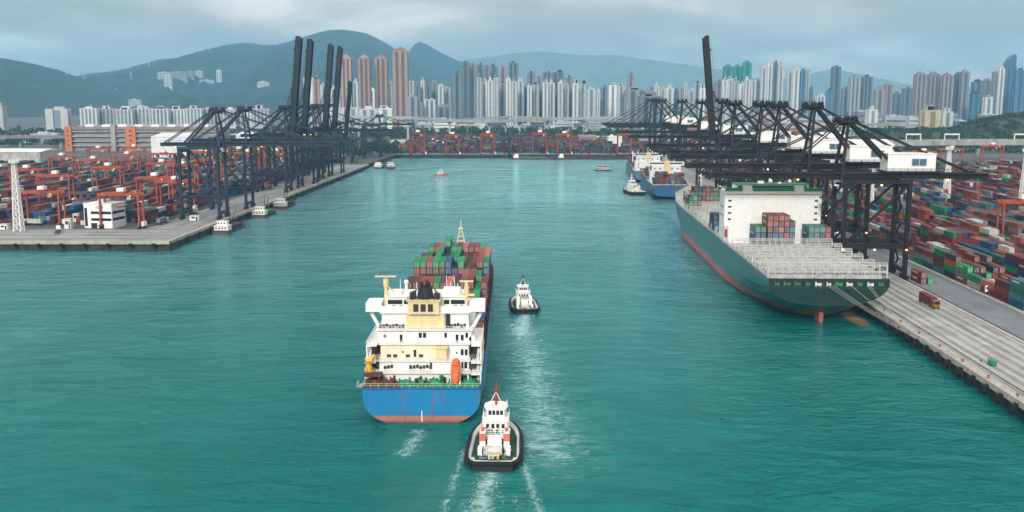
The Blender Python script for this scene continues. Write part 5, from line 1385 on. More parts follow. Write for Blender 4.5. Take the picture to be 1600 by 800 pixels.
g0 = ground(770, 737); tug('black hulled tug with red mast and salmon funnels, close astern of the blue ship', (g0.x, g0.y, 0), R(-1.5), 1.0)
g1 = ground(822, 491); tug('white tug with black mast running ahead beside the blue ship', (g1.x, g1.y, 0), R(4), .86, M_dark, M_white)
g2 = ground(1000, 305); tug('small tug lying beside the blue sterned cargo ship', (g2.x, g2.y, 0), R(14), 1.1, M_white, M_cream)

# ---------------------------------------------------------------- launches and lighters
def launch(label, p, rz, L, hullm, topm, B=None):
    B = B or L * .3; hb = B / 2
    t = thing('motor_launch', label, 'boat', p, rz)
    stn = [(0, [(0, -1), (hb * .7, -.8), (hb * .9, .4), (hb * .95, 1.4)]), (L * .5, [(0, -1), (hb * .8, -.8), (hb, .4), (hb, 1.4)]), (L * .8, [(0, -1), (hb * .4, -.8), (hb * .6, .5), (hb * .8, 1.7)]), (L, [(0, -.6, -1), (.1, -.5, -1), (.15, .6, 0), (.2, 2.1, .6)])]
    mb, edge = loft(stn, 3)
    part('hull', mb, hullm, t)
    part('deck', deck_from(edge, inset=.1), M_galv, t).location = (0, 0, -.15)
    c = part('cabin', MB().box(-hb * .7, hb * .7, L * .18, L * .62, 1.2, 3.2).box(-hb * .8, hb * .8, L * .14, L * .66, 3.2, 3.4).box(-hb * .5, hb * .5, L * .34, L * .58, 3.4, 5.2).box(-hb * .58, hb * .58, L * .32, L * .6, 5.2, 5.4), topm, t)
    part('cabin_window', MB().box(-hb * .7 - .03, -hb * .7, L * .22, L * .58, 2.1, 2.8).box(hb * .7, hb * .7 + .03, L * .22, L * .58, 2.1, 2.8).box(-hb * .45, hb * .45, L * .34 - .05, L * .34, 4.1, 4.9).box(-hb * .5 - .03, -hb * .5, L * .36, L * .56, 4.1, 4.9).box(hb * .5, hb * .5 + .03, L * .36, L * .56, 4.1, 4.9), M_glass, c)
    part('mast', MB().bar((0, L * .45, 5.4), (0, L * .45, 8), .2), M_white, t)
    return t
M_oh = mat('launch_orange', (.6, .16, .07), .5); M_rh = mat('launch_red', (.38, .07, .05), .5)
q = ground(690, 274); launch('small orange hulled launch alone in the far water on the left', (q.x - 7, q.y, 0), R(-84), 14, M_oh, M_white)
q = ground(945, 267); launch('red and white ferry launch near the north quay', (q.x, q.y, 0), R(12), 26, mat('launch_dark', (.06, .02, .02), .5), M_greyd, 19)
def lighter(label, p, rz, L, B, seed):
    t = thing('lighter', label, 'barge', p, rz, 'lighters along the west quay'); hb = B / 2
    stn = [(0, [(0, -1), (hb * .8, -1), (hb * .95, .4), (hb, 2.4)]), (L * .12, [(0, -1.5), (hb * .95, -1.5), (hb, .5), (hb, 2.2)]), (L * .85, [(0, -1.5), (hb * .95, -1.5), (hb, .5), (hb, 2.2)]), (L, [(0, -.2), (hb * .5, 0), (hb * .7, 1.5), (hb * .8, 3.2)])]
    mb, edge = loft(stn, 4)
    part('hull', mb, MATS['lighter_hull'], t)
    part('deck', deck_from(edge, inset=.15), M_brownd, t).location = (0, 0, -.3)
    h = part('deckhouse', MB().box(-hb * .85, hb * .85, 2, 9, 1.8, 4.8).box(-hb * .92, hb * .92, 1.6, 9.4, 4.8, 5.0).box(-hb * .6, hb * .6, 4, 8.4, 5.0, 7.4).box(-hb * .68, hb * .68, 3.7, 8.7, 7.4, 7.6), M_white, t)
    for k in range(4): win(h, -hb * .7 + k * hb * .38, -hb * .7 + k * hb * .38 + .9, 2.0, 2.9, 4.0)
    for k in range(3): win(h, -hb * .5 + k * hb * .36, -hb * .5 + k * hb * .36 + .9, 4.0, 5.9, 6.9)
    part('derrick', MB().bar((0, L * .5, 2), (0, L * .5, 15), .5, w2=.3).bar((0, L * .5, 3), (0, L * .86, 12), .35).bar((0, L * .5, 14.6), (0, L * .86, 12), .1), M_dark, t)
    rg = random.Random(seed); M_ = Matrix.Translation(p) @ Matrix.Rotation(rz, 4, 'Z')
    hm = MB().box(-hb * .75, hb * .75, 11, L * .82, 1.9, 3.4)
    part('hold_coaming', hm, M_greenp if seed % 2 else M_dark, t)
    part('tyre_fenders', MB().cyl((hb + .3, L * .3, .6), (hb + .3, L * .3, 1.8), .6, n=8).cyl((hb + .3, L * .6, .6), (hb + .3, L * .6, 1.8), .6, n=8).cyl((-hb - .3, L * .3, .6), (-hb - .3, L * .3, 1.8), .6, n=8), M_rubber, t)
    return t
hull_paint('lighter_hull', (.03, .035, .04), (.22, .05, .04), 1.0)
for i, (px, py, L, lab) in enumerate(((354, 366, 40, 'black and red lighter with white deckhouse, nearest one along the west quay'), (402, 341, 36, 'dark lighter with low white deckhouse, second along the west quay'), (430, 327, 36, 'dark lighter with derrick, third along the west quay'), (590, 264, 34, 'white topped workboat at the end of the west quay, left one'), (611, 264, 30, 'white topped workboat at the end of the west quay, right one'))):
    q = ground(px, py)
    if i < 3:
        v_ = q.x * math.sin(CH) + q.y * math.cos(CH); q = chan(-204.2, v_)
    lighter(lab, Vector((q.x, q.y, 0)), -CH if i < 3 else R(-30 + 10 * i), L, 10.5, i)
q = ground(870, 249); lighter('long dark red barge alongside the north quay, right of centre', (q.x, q.y, 0), R(-88), 110, 12, 8)
q = ground(800, 249); lighter('dark barge with white deckhouse alongside the north quay, middle', (q.x, q.y, 0), R(-90), 60, 12, 9)
# ------------------------------------------------------------------ towers
GL = (.05, .075, .10)
FAC = {'white': facade('fac_white', (.66, .66, .62), (.20, .24, .28), amt=.45), 'pale': facade('fac_pale', (.50, .52, .52), (.14, .18, .22), amt=.5), 'grey': facade('fac_grey', (.30, .33, .36), (.08, .11, .15), amt=.5),
       'slate': facade('fac_slate', (.13, .17, .22), (.05, .07, .10), amt=.5), 'pink': facade('fac_pink', (.36, .25, .22), (.12, .10, .11), amt=.5), 'mauve': facade('fac_mauve', (.27, .23, .26), (.08, .09, .12), amt=.5),
       'blue': facade('fac_blue', (.07, .16, .27), (.04, .09, .15), 4, 3.4, .5, .3), 'teal': facade('fac_teal', (.02, .26, .22), (.015, .16, .15), 6, 5, .35), 'cream': facade('fac_cream', (.60, .52, .34), (.22, .2, .17), 3.6, 4.5, .45),
       'orange': facade('fac_orange', (.55, .16, .06), (.25, .09, .05), 8, 6, .3), 'red': facade('fac_red', (.33, .13, .10), (.1, .07, .07), amt=.4)}
STRIP = {'white': mat('strip_blue', (.20, .25, .29), .4), 'pale': mat('strip_slate', (.15, .19, .23), .4), 'grey': mat('strip_dark', (.09, .12, .15), .4), 'slate': mat('strip_deep', (.05, .07, .095), .4), 'pink': mat('strip_brown', (.15, .095, .09), .5),
         'mauve': mat('strip_plum', (.12, .10, .125), .5), 'blue': mat('strip_glass', (.05, .11, .19), .2), 'teal': mat('strip_teal', (.012, .14, .125), .7), 'cream': mat('strip_tan', (.25, .2, .13), .6), 'orange': mat('strip_rust', (.2, .06, .04), .6), 'red': mat('strip_wine', (.13, .06, .05), .6)}
DESC = {'white': 'white', 'pale': 'pale grey', 'grey': 'grey', 'slate': 'dark slate blue', 'pink': 'pinkish brown', 'mauve': 'mauve grey', 'blue': 'blue glass', 'teal': 'green netted', 'cream': 'cream', 'orange': 'orange', 'red': 'brick red'}
def tower(px0, px1, ytop, Y, style, label, group=None, D=None, bays=None, crown='plant', base=QZ, name='tower_block', cat='tower'):
    a, b = at(px0, ytop, Y), at(px1, ytop, Y)
    W = b.x - a.x; H = a.z - base; D = D or max(16., min(34., W * .9)); cx = (a.x + b.x) / 2
    t = thing(name, label, cat, (cx, Y + D / 2, base), 0, group)
    n_ = bays or max(2, min(7, int(round(W / 12.)))); hw = W / 2; hd = D / 2; rec = min(3.0, W * .1)
    seg = W / (2 * n_ - 1) if n_ > 1 else W
    def outline(sgn):
        pts = []
        for i in range(2 * n_ - 1):
            x0, x1 = -hw + i * seg, -hw + (i + 1) * seg
            dd = hd if i % 2 == 0 else hd - rec
            pts += [(x0, -dd), (x1, -dd)]
        return pts
    fr = outline(1); bk = [(-x, -y) for x, y in fr]
    # side notch as well, for the cross-shaped plan of these blocks
    sh = part('shaft', MB().prism(fr + [(hw, -hd * .35), (hw - rec, -hd * .3), (hw - rec, hd * .3), (hw, hd * .35)] + bk + [(-hw, hd * .35), (-hw + rec, hd * .3), (-hw + rec, -hd * .3), (-hw, -hd * .35)], -3, H), FAC[style], t)
    for i in range(1, 2 * n_ - 1, 2):
        x0, x1 = -hw + i * seg, -hw + (i + 1) * seg
        part('window_strip', MB().box(x0 + seg * .08, x1 - seg * .08, -hd + rec - .7, -hd + rec - .02, 4, H - 3), STRIP[style], t)
    rgx = random.Random(int(px0 * 7 + ytop))
    if crown == 'plant':
        rb = MB()
        for i in range(rgx.choice((1, 2, 2))):
            xx = (rgx.random() - .5) * W * .4; ww = W * (.12 + .14 * rgx.random()); hh = 3 + 6 * rgx.random()
            rb.box(xx - ww, xx + ww, -hd * .4, hd * .4, H, H + hh - i * .4)
        if rgx.random() < .5: rb.bar((W * .1, 0, H), (W * .1, 0, H + 12), .8)
        part('roof_plant', rb, FAC[style], t)
    elif crown == 'step':
        part('roof_plant', MB().box(-hw * .72, hw * .72, -hd * .7, hd * .7, H, H + 2.5).box(-hw * .5, hw * .5, -hd * .5, hd * .5, H + 2.5, H + 6).box(-hw * .12, hw * .12, -hd * .3, hd * .3, H + 6, H + 9), FAC[style], t)
    elif crown == 'sail':
        pts = [(-hw * .9, 0), (-hw * .75, W * .35), (-hw * .3, W * .75), (hw * .25, W * 1.05), (hw * .75, W * 1.12), (hw * .95, W * .9), (hw * .9, 0)]
        vs_ = [(x, -hd * .8, H + z) for x, z in pts] + [(x, hd * .8, H + z) for x, z in pts]; k = len(pts)
        part('curved_crown', MB().raw(vs_, [tuple(range(k)), tuple(range(2 * k - 1, k - 1, -1))] + [(i, k + i, k + (i + 1) % k, (i + 1) % k) for i in range(k)]), FAC[style], t)
    part('podium', MB().box(-hw - 3, hw + 3, -hd - 3, hd + 3, -3, 9), FAC['pale' if style not in ('slate', 'blue') else 'grey'], t)
    return t
def row(lst, Y, what, group, **kw):
    for i, it in enumerate(lst):
        px0, px1, yt, st = it[:4]; dy = it[4] if len(it) > 4 else 0
        tower(px0, px1, yt, Y + dy, st, f'{DESC[st]} {what}, {ordw(i)} from left', group, **kw)
row([(532, 548, 90, 'pink'), (559, 577, 90, 'pink'), (585, 604, 90, 'pink', 40), (613, 636, 79, 'pink', -60)], 2350, 'slender tower of the tall four before the mountain', 'four tall pink towers', crown='step', bays=3)
row([(474, 488, 121, 'white'), (488, 499, 124, 'pink'), (500, 512, 132, 'pale'), (513, 530, 138, 'white'), (549, 559, 128, 'pale', 90), (577, 585, 140, 'white', 90), (604, 613, 128, 'grey', 90)], 2600, 'block behind raised west booms', 'blocks behind the pink towers')
row([(532, 560, 168, 'white'), (561, 590, 170, 'pale'), (591, 612, 169, 'white'), (637, 652, 150, 'grey', 60)], 2150, 'low slab at the feet of the pink towers', 'slabs below the pink towers')
row([(638, 647, 126, 'pale'), (648, 656, 132, 'slate'), (657, 663, 126, 'white', 30), (664, 673, 131, 'slate'), (674, 683, 128, 'grey', 60), (684, 693, 133, 'white'), (694, 704, 136, 'pale', 50), (640, 660, 160, 'grey', -350), (662, 680, 155, 'pale', -320), (682, 706, 166, 'grey', -380)], 2950, 'block between pink tower and dark cluster', 'blocks beside the pink tower')
row([(707, 721, 113, 'slate', -300), (722, 733, 97, 'slate'), (734, 744, 98, 'grey', 40), (745, 755, 101, 'slate', 40), (756, 765, 102, 'mauve'), (766, 778, 103, 'slate', 60), (779, 792, 103, 'mauve'), (794, 810, 98, 'slate', -60)], 3100, 'high rise in dark cluster left of white estate', 'dark high rise cluster')
row([(745, 752, 121, 'pale'), (753, 761, 128, 'white', 40), (762, 770, 125, 'white'), (771, 778, 121, 'white'), (780, 790, 130, 'grey', 70), (791, 798, 123, 'white'), (799, 808, 127, 'white', -30), (809, 818, 125, 'pale', 40), (819, 824, 136, 'slate', 90), (824, 831, 134, 'white'), (832, 842, 132, 'pale', 30), (843, 848, 140, 'slate', 90), (848, 857, 128, 'white'), (858, 867, 129, 'pale', 20), (868, 872, 138, 'slate', 90), (872, 880, 130, 'white'), (881, 889, 131, 'pale', 30), (890, 895, 140, 'slate', 90), (895, 904, 130, 'white'), (905, 916, 131, 'pale', 30)], 2500, 'tower in the white estate behind the bridge', 'white estate towers')
row([(824, 836, 114, 'slate'), (838, 847, 119, 'mauve'), (848, 862, 113, 'slate'), (863, 881, 113, 'slate', 50), (884, 894, 121, 'mauve')], 3600, 'high rise peeping over the white estate', 'towers behind the white estate')
row([(918, 931, 139, 'pale'), (933, 938, 142, 'white'), (939, 949, 136, 'slate', 60), (952, 964, 133, 'white', 200), (965, 977, 134, 'pale', 200), (981, 991, 116, 'mauve', 500), (972, 977, 149, 'slate', -200), (1015, 1023, 140, 'mauve', 100), (1024, 1031, 135, 'white'), (1032, 1040, 138, 'pale'), (1041, 1053, 137, 'white', 60), (1054, 1061, 142, 'blue', 150), (1062, 1068, 137, 'grey'), (1069, 1074, 134, 'white'), (1075, 1086, 141, 'pale', -100), (1083, 1097, 130, 'grey', 300), (1094, 1102, 138, 'white', -100), (1103, 1110, 142, 'pale'), (1118, 1130, 128, 'mauve', 100)], 2750, 'block in pale skyline above far cranes', 'pale skyline blocks')
row([(1132, 1146, 104, 'teal'), (1147, 1160, 104, 'teal', 30), (1162, 1175, 98, 'teal')], 3300, 'tower under construction above the east cranes', 'green netted towers', crown='step')
row([(1130, 1137, 125, 'white'), (1138, 1146, 123, 'white', 40), (1147, 1155, 126, 'pale'), (1156, 1164, 132, 'white', 60), (1165, 1173, 124, 'white'), (1174, 1182, 125, 'pale', 40), (1183, 1188, 127, 'slate', 100)], 2650, 'block below the green netted towers', 'blocks below the netted towers')
row([(1190, 1199, 105, 'pale'), (1200, 1208, 100, 'white', 40), (1209, 1216, 99, 'slate', 30), (1217, 1225, 102, 'pale'), (1231, 1239, 112, 'pale', 200), (1240, 1250, 108, 'white', 160), (1252, 1260, 111, 'blue', 160), (1260, 1266, 108, 'pale', 220), (1267, 1271, 138, 'slate', 200), (1276, 1290, 150, 'pale', 400)], 3000, 'tower in pale pairs right of netted towers', 'pale paired towers')
row([(1293, 1301, 141, 'blue'), (1302, 1315, 104, 'slate', 100), (1317, 1326, 138, 'grey', 100), (1330, 1345, 120, 'grey'), (1350, 1364, 120, 'slate'), (1369, 1383, 139, 'mauve', -400), (1384, 1396, 132, 'mauve', -400), (1398, 1411, 146, 'slate'), (1413, 1425, 138, 'slate', 200), (1426, 1431, 142, 'white', 200)], 3500, 'tower in hazy group behind nearest crane mast', 'hazy blue towers')
row([(1433, 1449, 116, 'mauve'), (1454, 1470, 116, 'mauve', 40), (1475, 1491, 118, 'mauve'), (1494, 1503, 116, 'slate', 60), (1504, 1516, 112, 'grey')], 3000, 'tower in tall mauve row on the right', 'mauve towers on the right', crown='step')
row([(1523, 1537, 128, 'slate', 200), (1538, 1551, 126, 'mauve', 240), (1520, 1532, 146, 'blue'), (1554, 1561, 113, 'grey'), (1562, 1571, 107, 'white', 40), (1589, 1603, 110, 'blue'), (1540, 1552, 152, 'pale', -200), (1604, 1618, 120, 'grey', 60)], 2900, 'tower at the right end of the skyline', 'right end towers')
tower(1572, 1589, 104, 3050, 'blue', 'blue glass skyscraper with curved sail top at the right edge', None, crown='sail')
# larger low buildings behind the yards
tower(979, 1014, 140, 1950, 'grey', 'big grey windowless block behind the far east cranes', None, 50, 3, name='industrial_block', cat='building')
tower(1000, 1034, 150, 1800, 'slate', 'dark industrial block with flat canopy right of the big grey one', None, 40, 3, name='industrial_block', cat='building')
tower(1446, 1471, 172, 1900, 'cream', 'cream building with rows of windows above the wooded hill', None, 30, 2, name='office_building', cat='building')
tower(1358, 1372, 171, 2050, 'white', 'small white block left of the cream building', None, 22, 2, name='office_building', cat='building')
tower(1474, 1490, 174, 2000, 'pale', 'small pale block right of the cream building', None, 22, 2, name='office_building', cat='building')
# long slab estate on the left, block by block
xs = [124, 152, 180, 208, 236, 264, 290, 316, 342, 368, 394, 421]
for i in range(len(xs) - 1):
    tower(xs[i], xs[i + 1] - 1.5, 169 + (i % 3) * .7, 2500 + (i % 2) * 25, ('white', 'pale', 'white')[i % 3], f'{("white", "pale grey", "white")[i % 3]} striped slab block, {ordw(i)} from left in long estate below hill', 'long slab estate', 18, 5, name='slab_block', cat='apartment block')
tower(70, 105, 170, 2150, 'white', 'white eight storey block standing alone at the foot of the hill', None, 20, 2, name='office_building', cat='building')
tower(-14, 3, 166, 2200, 'white', 'white block cut by the left edge at the hill foot', None, 20, 2, name='office_building', cat='building')
# buildings on the hill slopes
def hill_block(px0, px1, y0, y1, H, style, label, lo, hi_):
    p = hit((px0 + px1) / 2, y1, H, lo, hi_)
    a, b = at(px0, y0, p.y), at(px1, y0, p.y); top = a.z
    W = b.x - a.x; D = 20
    t = thing('hillside_building', label, 'building', ((a.x + b.x) / 2, p.y + D / 2 - 6, p.z - 14))
    Hh = top - p.z + 14
    n_ = max(2, min(6, int(W / 14)))
    part('wall', MB().box(-W / 2, W / 2, -D / 2, D / 2, -10, Hh), FAC[style], t)
    for i in range(n_):
        x = -W / 2 + (i + .5) * W / n_
        part('window_strip', MB().box(x - W / n_ * .2, x + W / n_ * .2, -D / 2 - .3, -D / 2 + .1, 14, Hh - 2), STRIP[style], t)
    part('roof', MB().box(-W / 2 - .6, W / 2 + .6, -D / 2 - .6, D / 2 + .6, Hh, Hh + 1).box(-W * .2, W * .1, -4, 4, Hh + 1, Hh + 5), FAC[style], t)
hb_ = [(246, 268, 113, 122, 'pale', 'pale hospital wing at the left end of the hillside group'), (256, 268, 117, 135, 'white', 'tall white hillside block under the pale wing'), (269, 292, 112, 124, 'grey', 'grey curved wing of the hillside group'), (293, 303, 111, 123, 'pink', 'pinkish block in the middle of the hillside group'), (304, 317, 111, 124, 'pale', 'rounded pale block right of the pinkish hillside one'), (338, 346, 110, 128, 'white', 'slim white tower on the hillside'), (312, 334, 125, 129, 'pale', 'low pale building beside the slim hillside tower'), (402, 420, 128, 134, 'white', 'small white building alone on the mountain slope')]
for a, b, c, d, st, lab in hb_: hill_block(a, b, c, d, H2, st, lab, 4750, 8500)
for a, b, c, d, st, lab in ((162, 182, 139, 152, 'white', 'white building on the shoulder of the near hill'), (201, 220, 156, 166, 'white', 'pale house just above the long slab estate')): hill_block(a, b, c, d, H2, st, lab, 4750, 8500)
# ------------------------------------------------------------------ warehouses
def shed(label, px0, px1, ybase, ytop, D, m, roofm=None, pitched=True, Y=None, z0=QZ):
    p = ground((px0 + px1) / 2, ybase, z0); Y = Y or p.y
    a, b = at(px0, ytop, Y), at(px1, ytop, Y); W = b.x - a.x; H = max(5, a.z - z0)
    t = thing('warehouse', label, 'warehouse', ((a.x + b.x) / 2, Y + D / 2, z0))
    part('wall', MB().box(-W / 2, W / 2, -D / 2, D / 2, 0, H * .86 if pitched else H), m, t)
    if pitched:
        vs_ = [(-W / 2 - .6, -D / 2 - .6, H * .86), (W / 2 + .6, -D / 2 - .6, H * .86), (W / 2 + .6, 0, H), (-W / 2 - .6, 0, H), (W / 2 + .6, D / 2 + .6, H * .86), (-W / 2 - .6, D / 2 + .6, H * .86)]
        part('roof', MB().raw(vs_, [(0, 1, 2, 3), (3, 2, 4, 5), (0, 3, 5), (1, 4, 2)]), roofm or m, t)
    else:
        part('roof', MB().box(-W / 2 - .5, W / 2 + .5, -D / 2 - .5, D / 2 + .5, H, H + .6).box(-W * .3, -W * .1, -4, 4, H + .6, H + 3), roofm or m, t)
    for i in range(max(2, int(W / 16))):
        x = -W / 2 + (i + .5) * W / max(2, int(W / 16))
        part('dock_door', MB().box(x - 2.2, x + 2.2, -D / 2 - .1, -D / 2 + .05, .2, min(5, H * .5)), M_dark, t)
    return t
# the orange distribution centre: floors with dark loading bays, orange stair towers
def orange_centre():
    Y = 1480; a, b = at(101, 199, Y), at(338, 199, Y); W = b.x - a.x; H = a.z - QZ; D = 70
    t = thing('distribution_centre', 'long orange and grey multi storey warehouse behind the west yard', 'warehouse', ((a.x + b.x) / 2, Y + D / 2, QZ))
    x0 = -W / 2
    part('wall', MB().box(-W / 2 + 10, W / 2, -D / 2 + 4, D / 2, 0, H), FAC['mauve'], t)
    for z in (7, 14, 21, 28): part('floor_slab', MB().box(-W / 2 + 10, W / 2, -D / 2, -D / 2 + 5, z, z + 2.4), M_conc, t)
    part('parapet', MB().box(-W / 2 + 10, W / 2, -D / 2 - .4, -D / 2 + 4, H - 3.6, H + .6), FAC['pink'], t)
    for x, w in ((-W / 2, 10), (-W / 2 + W * .40, 15)):
        s = part('stair_tower', MB().box(x, x + w, -D / 2 - 2, -D / 2 + 12, 0, H + 1), FAC['orange'], t)
        for k in range(4): part('stair_window', MB().box(x + w * .35, x + w * .65, -D / 2 - 2.1, -D / 2 - 1.95, 8 + k * 7, 10 + k * 7), M_dark, s)
    part('ramp_tower', MB().box(-W / 2 + W * .305, -W / 2 + W * .335, -D / 2 - 3, -D / 2 + 6, 0, H + 4), M_conc, t)
    for k in range(8):
        x = -W / 2 + 20 + k * W * .11
        part('roof_unit', MB().box(x, x + 12, -10, 2, H + .1, H + 3.5), M_white, t)
orange_centre()
shed('big white roofed shed behind the west yard, right of the orange warehouse', 235, 292, 236, 209, 90, M_whitew, M_whitew, Y=1330)
shed('white shed partly hidden behind the second blue crane', 368, 402, 236, 207, 70, M_whitew, M_whitew, Y=1450)
shed('white shed left of the raised booms behind the west quay', 408, 434, 234, 209, 60, M_whitew, M_whitew, Y=1500)
shed('grey shed among the trees past the west quay', 610, 632, 236, 219, 40, M_conc, M_greyd, Y=1450)
shed('white canopy building at the far left below the viaduct', -20, 62, 262, 234, 60, M_greyd, M_whitew, Y=1150)
for i, (a, b, c, st) in enumerate(((662, 672, 226, 'w'), (672, 685, 220, 'w'), (690, 702, 222, 'w'), (738, 748, 216, 'g'), (856, 874, 224, 'w'), (886, 900, 222, 'w'), (934, 950, 213, 'w'), (951, 972, 214, 'w'), (905, 932, 211, 'r'))):
    shed(f'{ {"w": "white", "g": "grey", "r": "pinkish red"}[st]} shed in the north container yard, {ordw(i)} from the left', a, b, 232, c, 30, {'w': M_whitew, 'g': M_conc, 'r': FAC['pink']}[st], pitched=i % 2 == 0, Y=1480 + (i * 37) % 240)
for i, (a, b, c, Y) in enumerate(((1290, 1325, 208, 1150), (1335, 1398, 219, 1050), (1398, 1432, 247, 900), (1215, 1262, 212, 1250), (1150, 1190, 208, 1350))):
    shed(f'large white shed behind the east yard cranes, {ordw(sorted((1290, 1335, 1398, 1215, 1150)).index(a))} from the left', a, b, 0, c, 50, M_whitew, M_whitew, Y=Y)
# ------------------------------------------------------------------ low rise belts
rg = random.Random(77)
def belt(px0, px1, n_, Y0, Y1, h0, h1, phrase, group, styles):
    pxs = sorted(px0 + (px1 - px0) * (i + .2 + .6 * rg.random()) / n_ for i in range(n_))
    for i, px in enumerate(pxs):
        Y = Y0 + (Y1 - Y0) * rg.random(); x = (px - 800) / FPX * Y; st = rg.choice(styles)
        W, D, H = 22 + 34 * rg.random(), 20 + 16 * rg.random(), h0 + (h1 - h0) * rg.random() ** 1.6
        t = thing('low_building', f'{DESC[st]} low building, {ordw(i)} from left {phrase}', 'building', (x, Y, QZ), (rg.random() - .5) * .3, group)
        part('wall', MB().box(-W / 2, W / 2, -D / 2, D / 2, -.1, H), FAC[st], t)
        part('roof', MB().box(-W / 2 - .4, W / 2 + .4, -D / 2 - .4, D / 2 + .4, H, H + .8).box(-W * .3, W * .05, -D * .2, D * .2, H + .8, H + 4).box(W * .15, W * .3, -D * .1, D * .3, H + .8, H + 2.6), FAC['pale'] if rg.random() < .5 else M_greyd, t)
        for k in range(3):
            part('window_band', MB().box(-W * .45, W * .45, -D / 2 - .15, -D / 2 + .05, H * (.2 + .27 * k), H * (.3 + .27 * k)), STRIP[st], t)
belt(1035, 1440, 46, 1800, 2600, 14, 48, 'in city belt behind east cranes', 'low city belt on the right', ['white', 'pale', 'grey', 'pale', 'mauve', 'slate', 'red'])
belt(1440, 1640, 14, 1950, 2700, 14, 44, 'in belt above wooded hill', 'low belt above the wooded hill', ['white', 'pale', 'grey', 'slate'])
belt(640, 1030, 24, 2200, 2450, 10, 30, 'in belt behind far bridge', 'low belt behind the far bridge', ['pale', 'grey', 'white', 'red', 'slate'])
belt(10, 560, 22, 1650, 2300, 8, 20, 'among trees below left hill', 'low buildings below the left hill', ['pale', 'grey', 'white', 'slate'])
# ------------------------------------------------------------------ elevated roads
def viaduct(label, pts, wid, thick, step, pier=2.6, gantries=(), name='viaduct', m=None):
    m = m or M_conc
    t = thing(name, label, 'road bridge', (0, 0, 0))
    P = [Vector(p) for p in pts]
    dk = MB(); par = MB()
    for p, q in zip(P, P[1:]):
        d = (q - p).normalized(); s = Vector((d.y, -d.x, 0)).normalized() * wid / 2
        for a, b, c, e_ in ((p - s, p + s, q + s, q - s),):
            dn = Vector((0, 0, thick))
            dk.raw([a - dn, b - dn, c - dn, e_ - dn, a, b, c, e_], [(0, 1, 2, 3), (4, 7, 6, 5), (0, 4, 5, 1), (1, 5, 6, 2), (2, 6, 7, 3), (3, 7, 4, 0)])
        for k in (-1, 1): par.bar(p + s * k * .98 + Vector((0, 0, .6)), q + s * k * .98 + Vector((0, 0, .6)), .4, 1.3)
    part('deck', dk, m, t); part('parapet', par, m, t)
    L = sum((q - p).length for p, q in zip(P, P[1:])); s = step / 2
    while s < L:
        r = s
        for p, q in zip(P, P[1:]):
            l_ = (q - p).length
            if r <= l_:
                c = p.lerp(q, r / l_); zt = c.z - thick
                part('pier', MB().box(c.x - pier / 2, c.x + pier / 2, c.y - pier / 2, c.y + pier / 2, QZ - 1, zt - 2).box(c.x - pier * 1.4, c.x + pier * 1.4, c.y - pier, c.y + pier, zt - 2, zt), m, t); break
            r -= l_
        s += step
    return t
Yv = 1250
vd = viaduct('elevated concrete road on piers in front of the wooded hill', [at(1385, 221, 1260), at(1480, 219.5, 1255), at(1650, 219, 1240), at(1900, 219, 1225)], 22, 5.5, 75, 4.5)
for px in (1427, 1487, 1596):
    p = at(px, 219, 1246); t = thing('sign_gantry', f'white sign gantry over the elevated road, {("left", "middle", "right")[(1427, 1487, 1596).index(px)]} one', 'sign gantry', p, 0, 'sign gantries')
    for x in (-9, 9): part('post', MB().box(x - .5, x + .5, -.5, .5, -1, 8), M_whitew, t)
    part('beam', MB().box(-9.5, 9.5, -.6, .6, 6.4, 8.2), M_whitew, t)
viaduct('long pale bridge crossing in front of the white estate', [at(520, 181, 1750), at(640, 183, 1800), at(700, 187, 1850), at(760, 189, 1900), at(860, 185, 2050), at(990, 182, 2150)], 16, 4, 90, 3.6, m=mat('pale_concrete', (.42, .43, .42), .8))
viaduct('second pale flyover curving behind the far bridge', [at(700, 188, 2080), at(800, 182, 2150), at(900, 186, 2100), at(1000, 191, 2000)], 14, 3, 90, 3, m=M_conc)
viaduct('elevated road on tall piers at the left below the hill', [at(-150, 214, 1420), at(0, 213, 1480), at(60, 213, 1520), at(105, 213, 1550)], 18, 3, 60, 4)
viaduct('low expressway running behind the east yard below the wooded hill', [at(1180, 198, 1600), at(1300, 196, 1620), at(1400, 193, 1700)], 16, 3, 60, 3)
# pylons on the ridges
def pylon(label, px, py, H, lo, hi_, h=46):
    p = hit(px, py, H, lo, hi_); t = thing('power_pylon', label, 'pylon', (p.x, p.y, p.z - 8), 0, 'ridge pylons')
    for a, b in ((-1, -1), (1, -1), (1, 1), (-1, 1)): part('leg', MB().bar((a * 5, b * 5, 0), (a * .8, b * .8, h), .8), M_galv, t)
    for k, w in ((.66, 9), (.8, 7.5), (.93, 6)): part('cross_arm', MB().bar((-w, 0, h * k), (w, 0, h * k), .8), M_galv, t)
pylon('steel power pylon on the ridge at the far left', 104, 119, H1, 3250, 5300); pylon('steel power pylon at the saddle of the mountain', 132, 127, H2, 4750, 8600)
pylon('steel power pylon on the mountain slope above the hospital', 233, 104, H2, 4750, 8600); pylon('steel power pylon low on the mountain shoulder', 205, 122, H2, 4750, 8600)
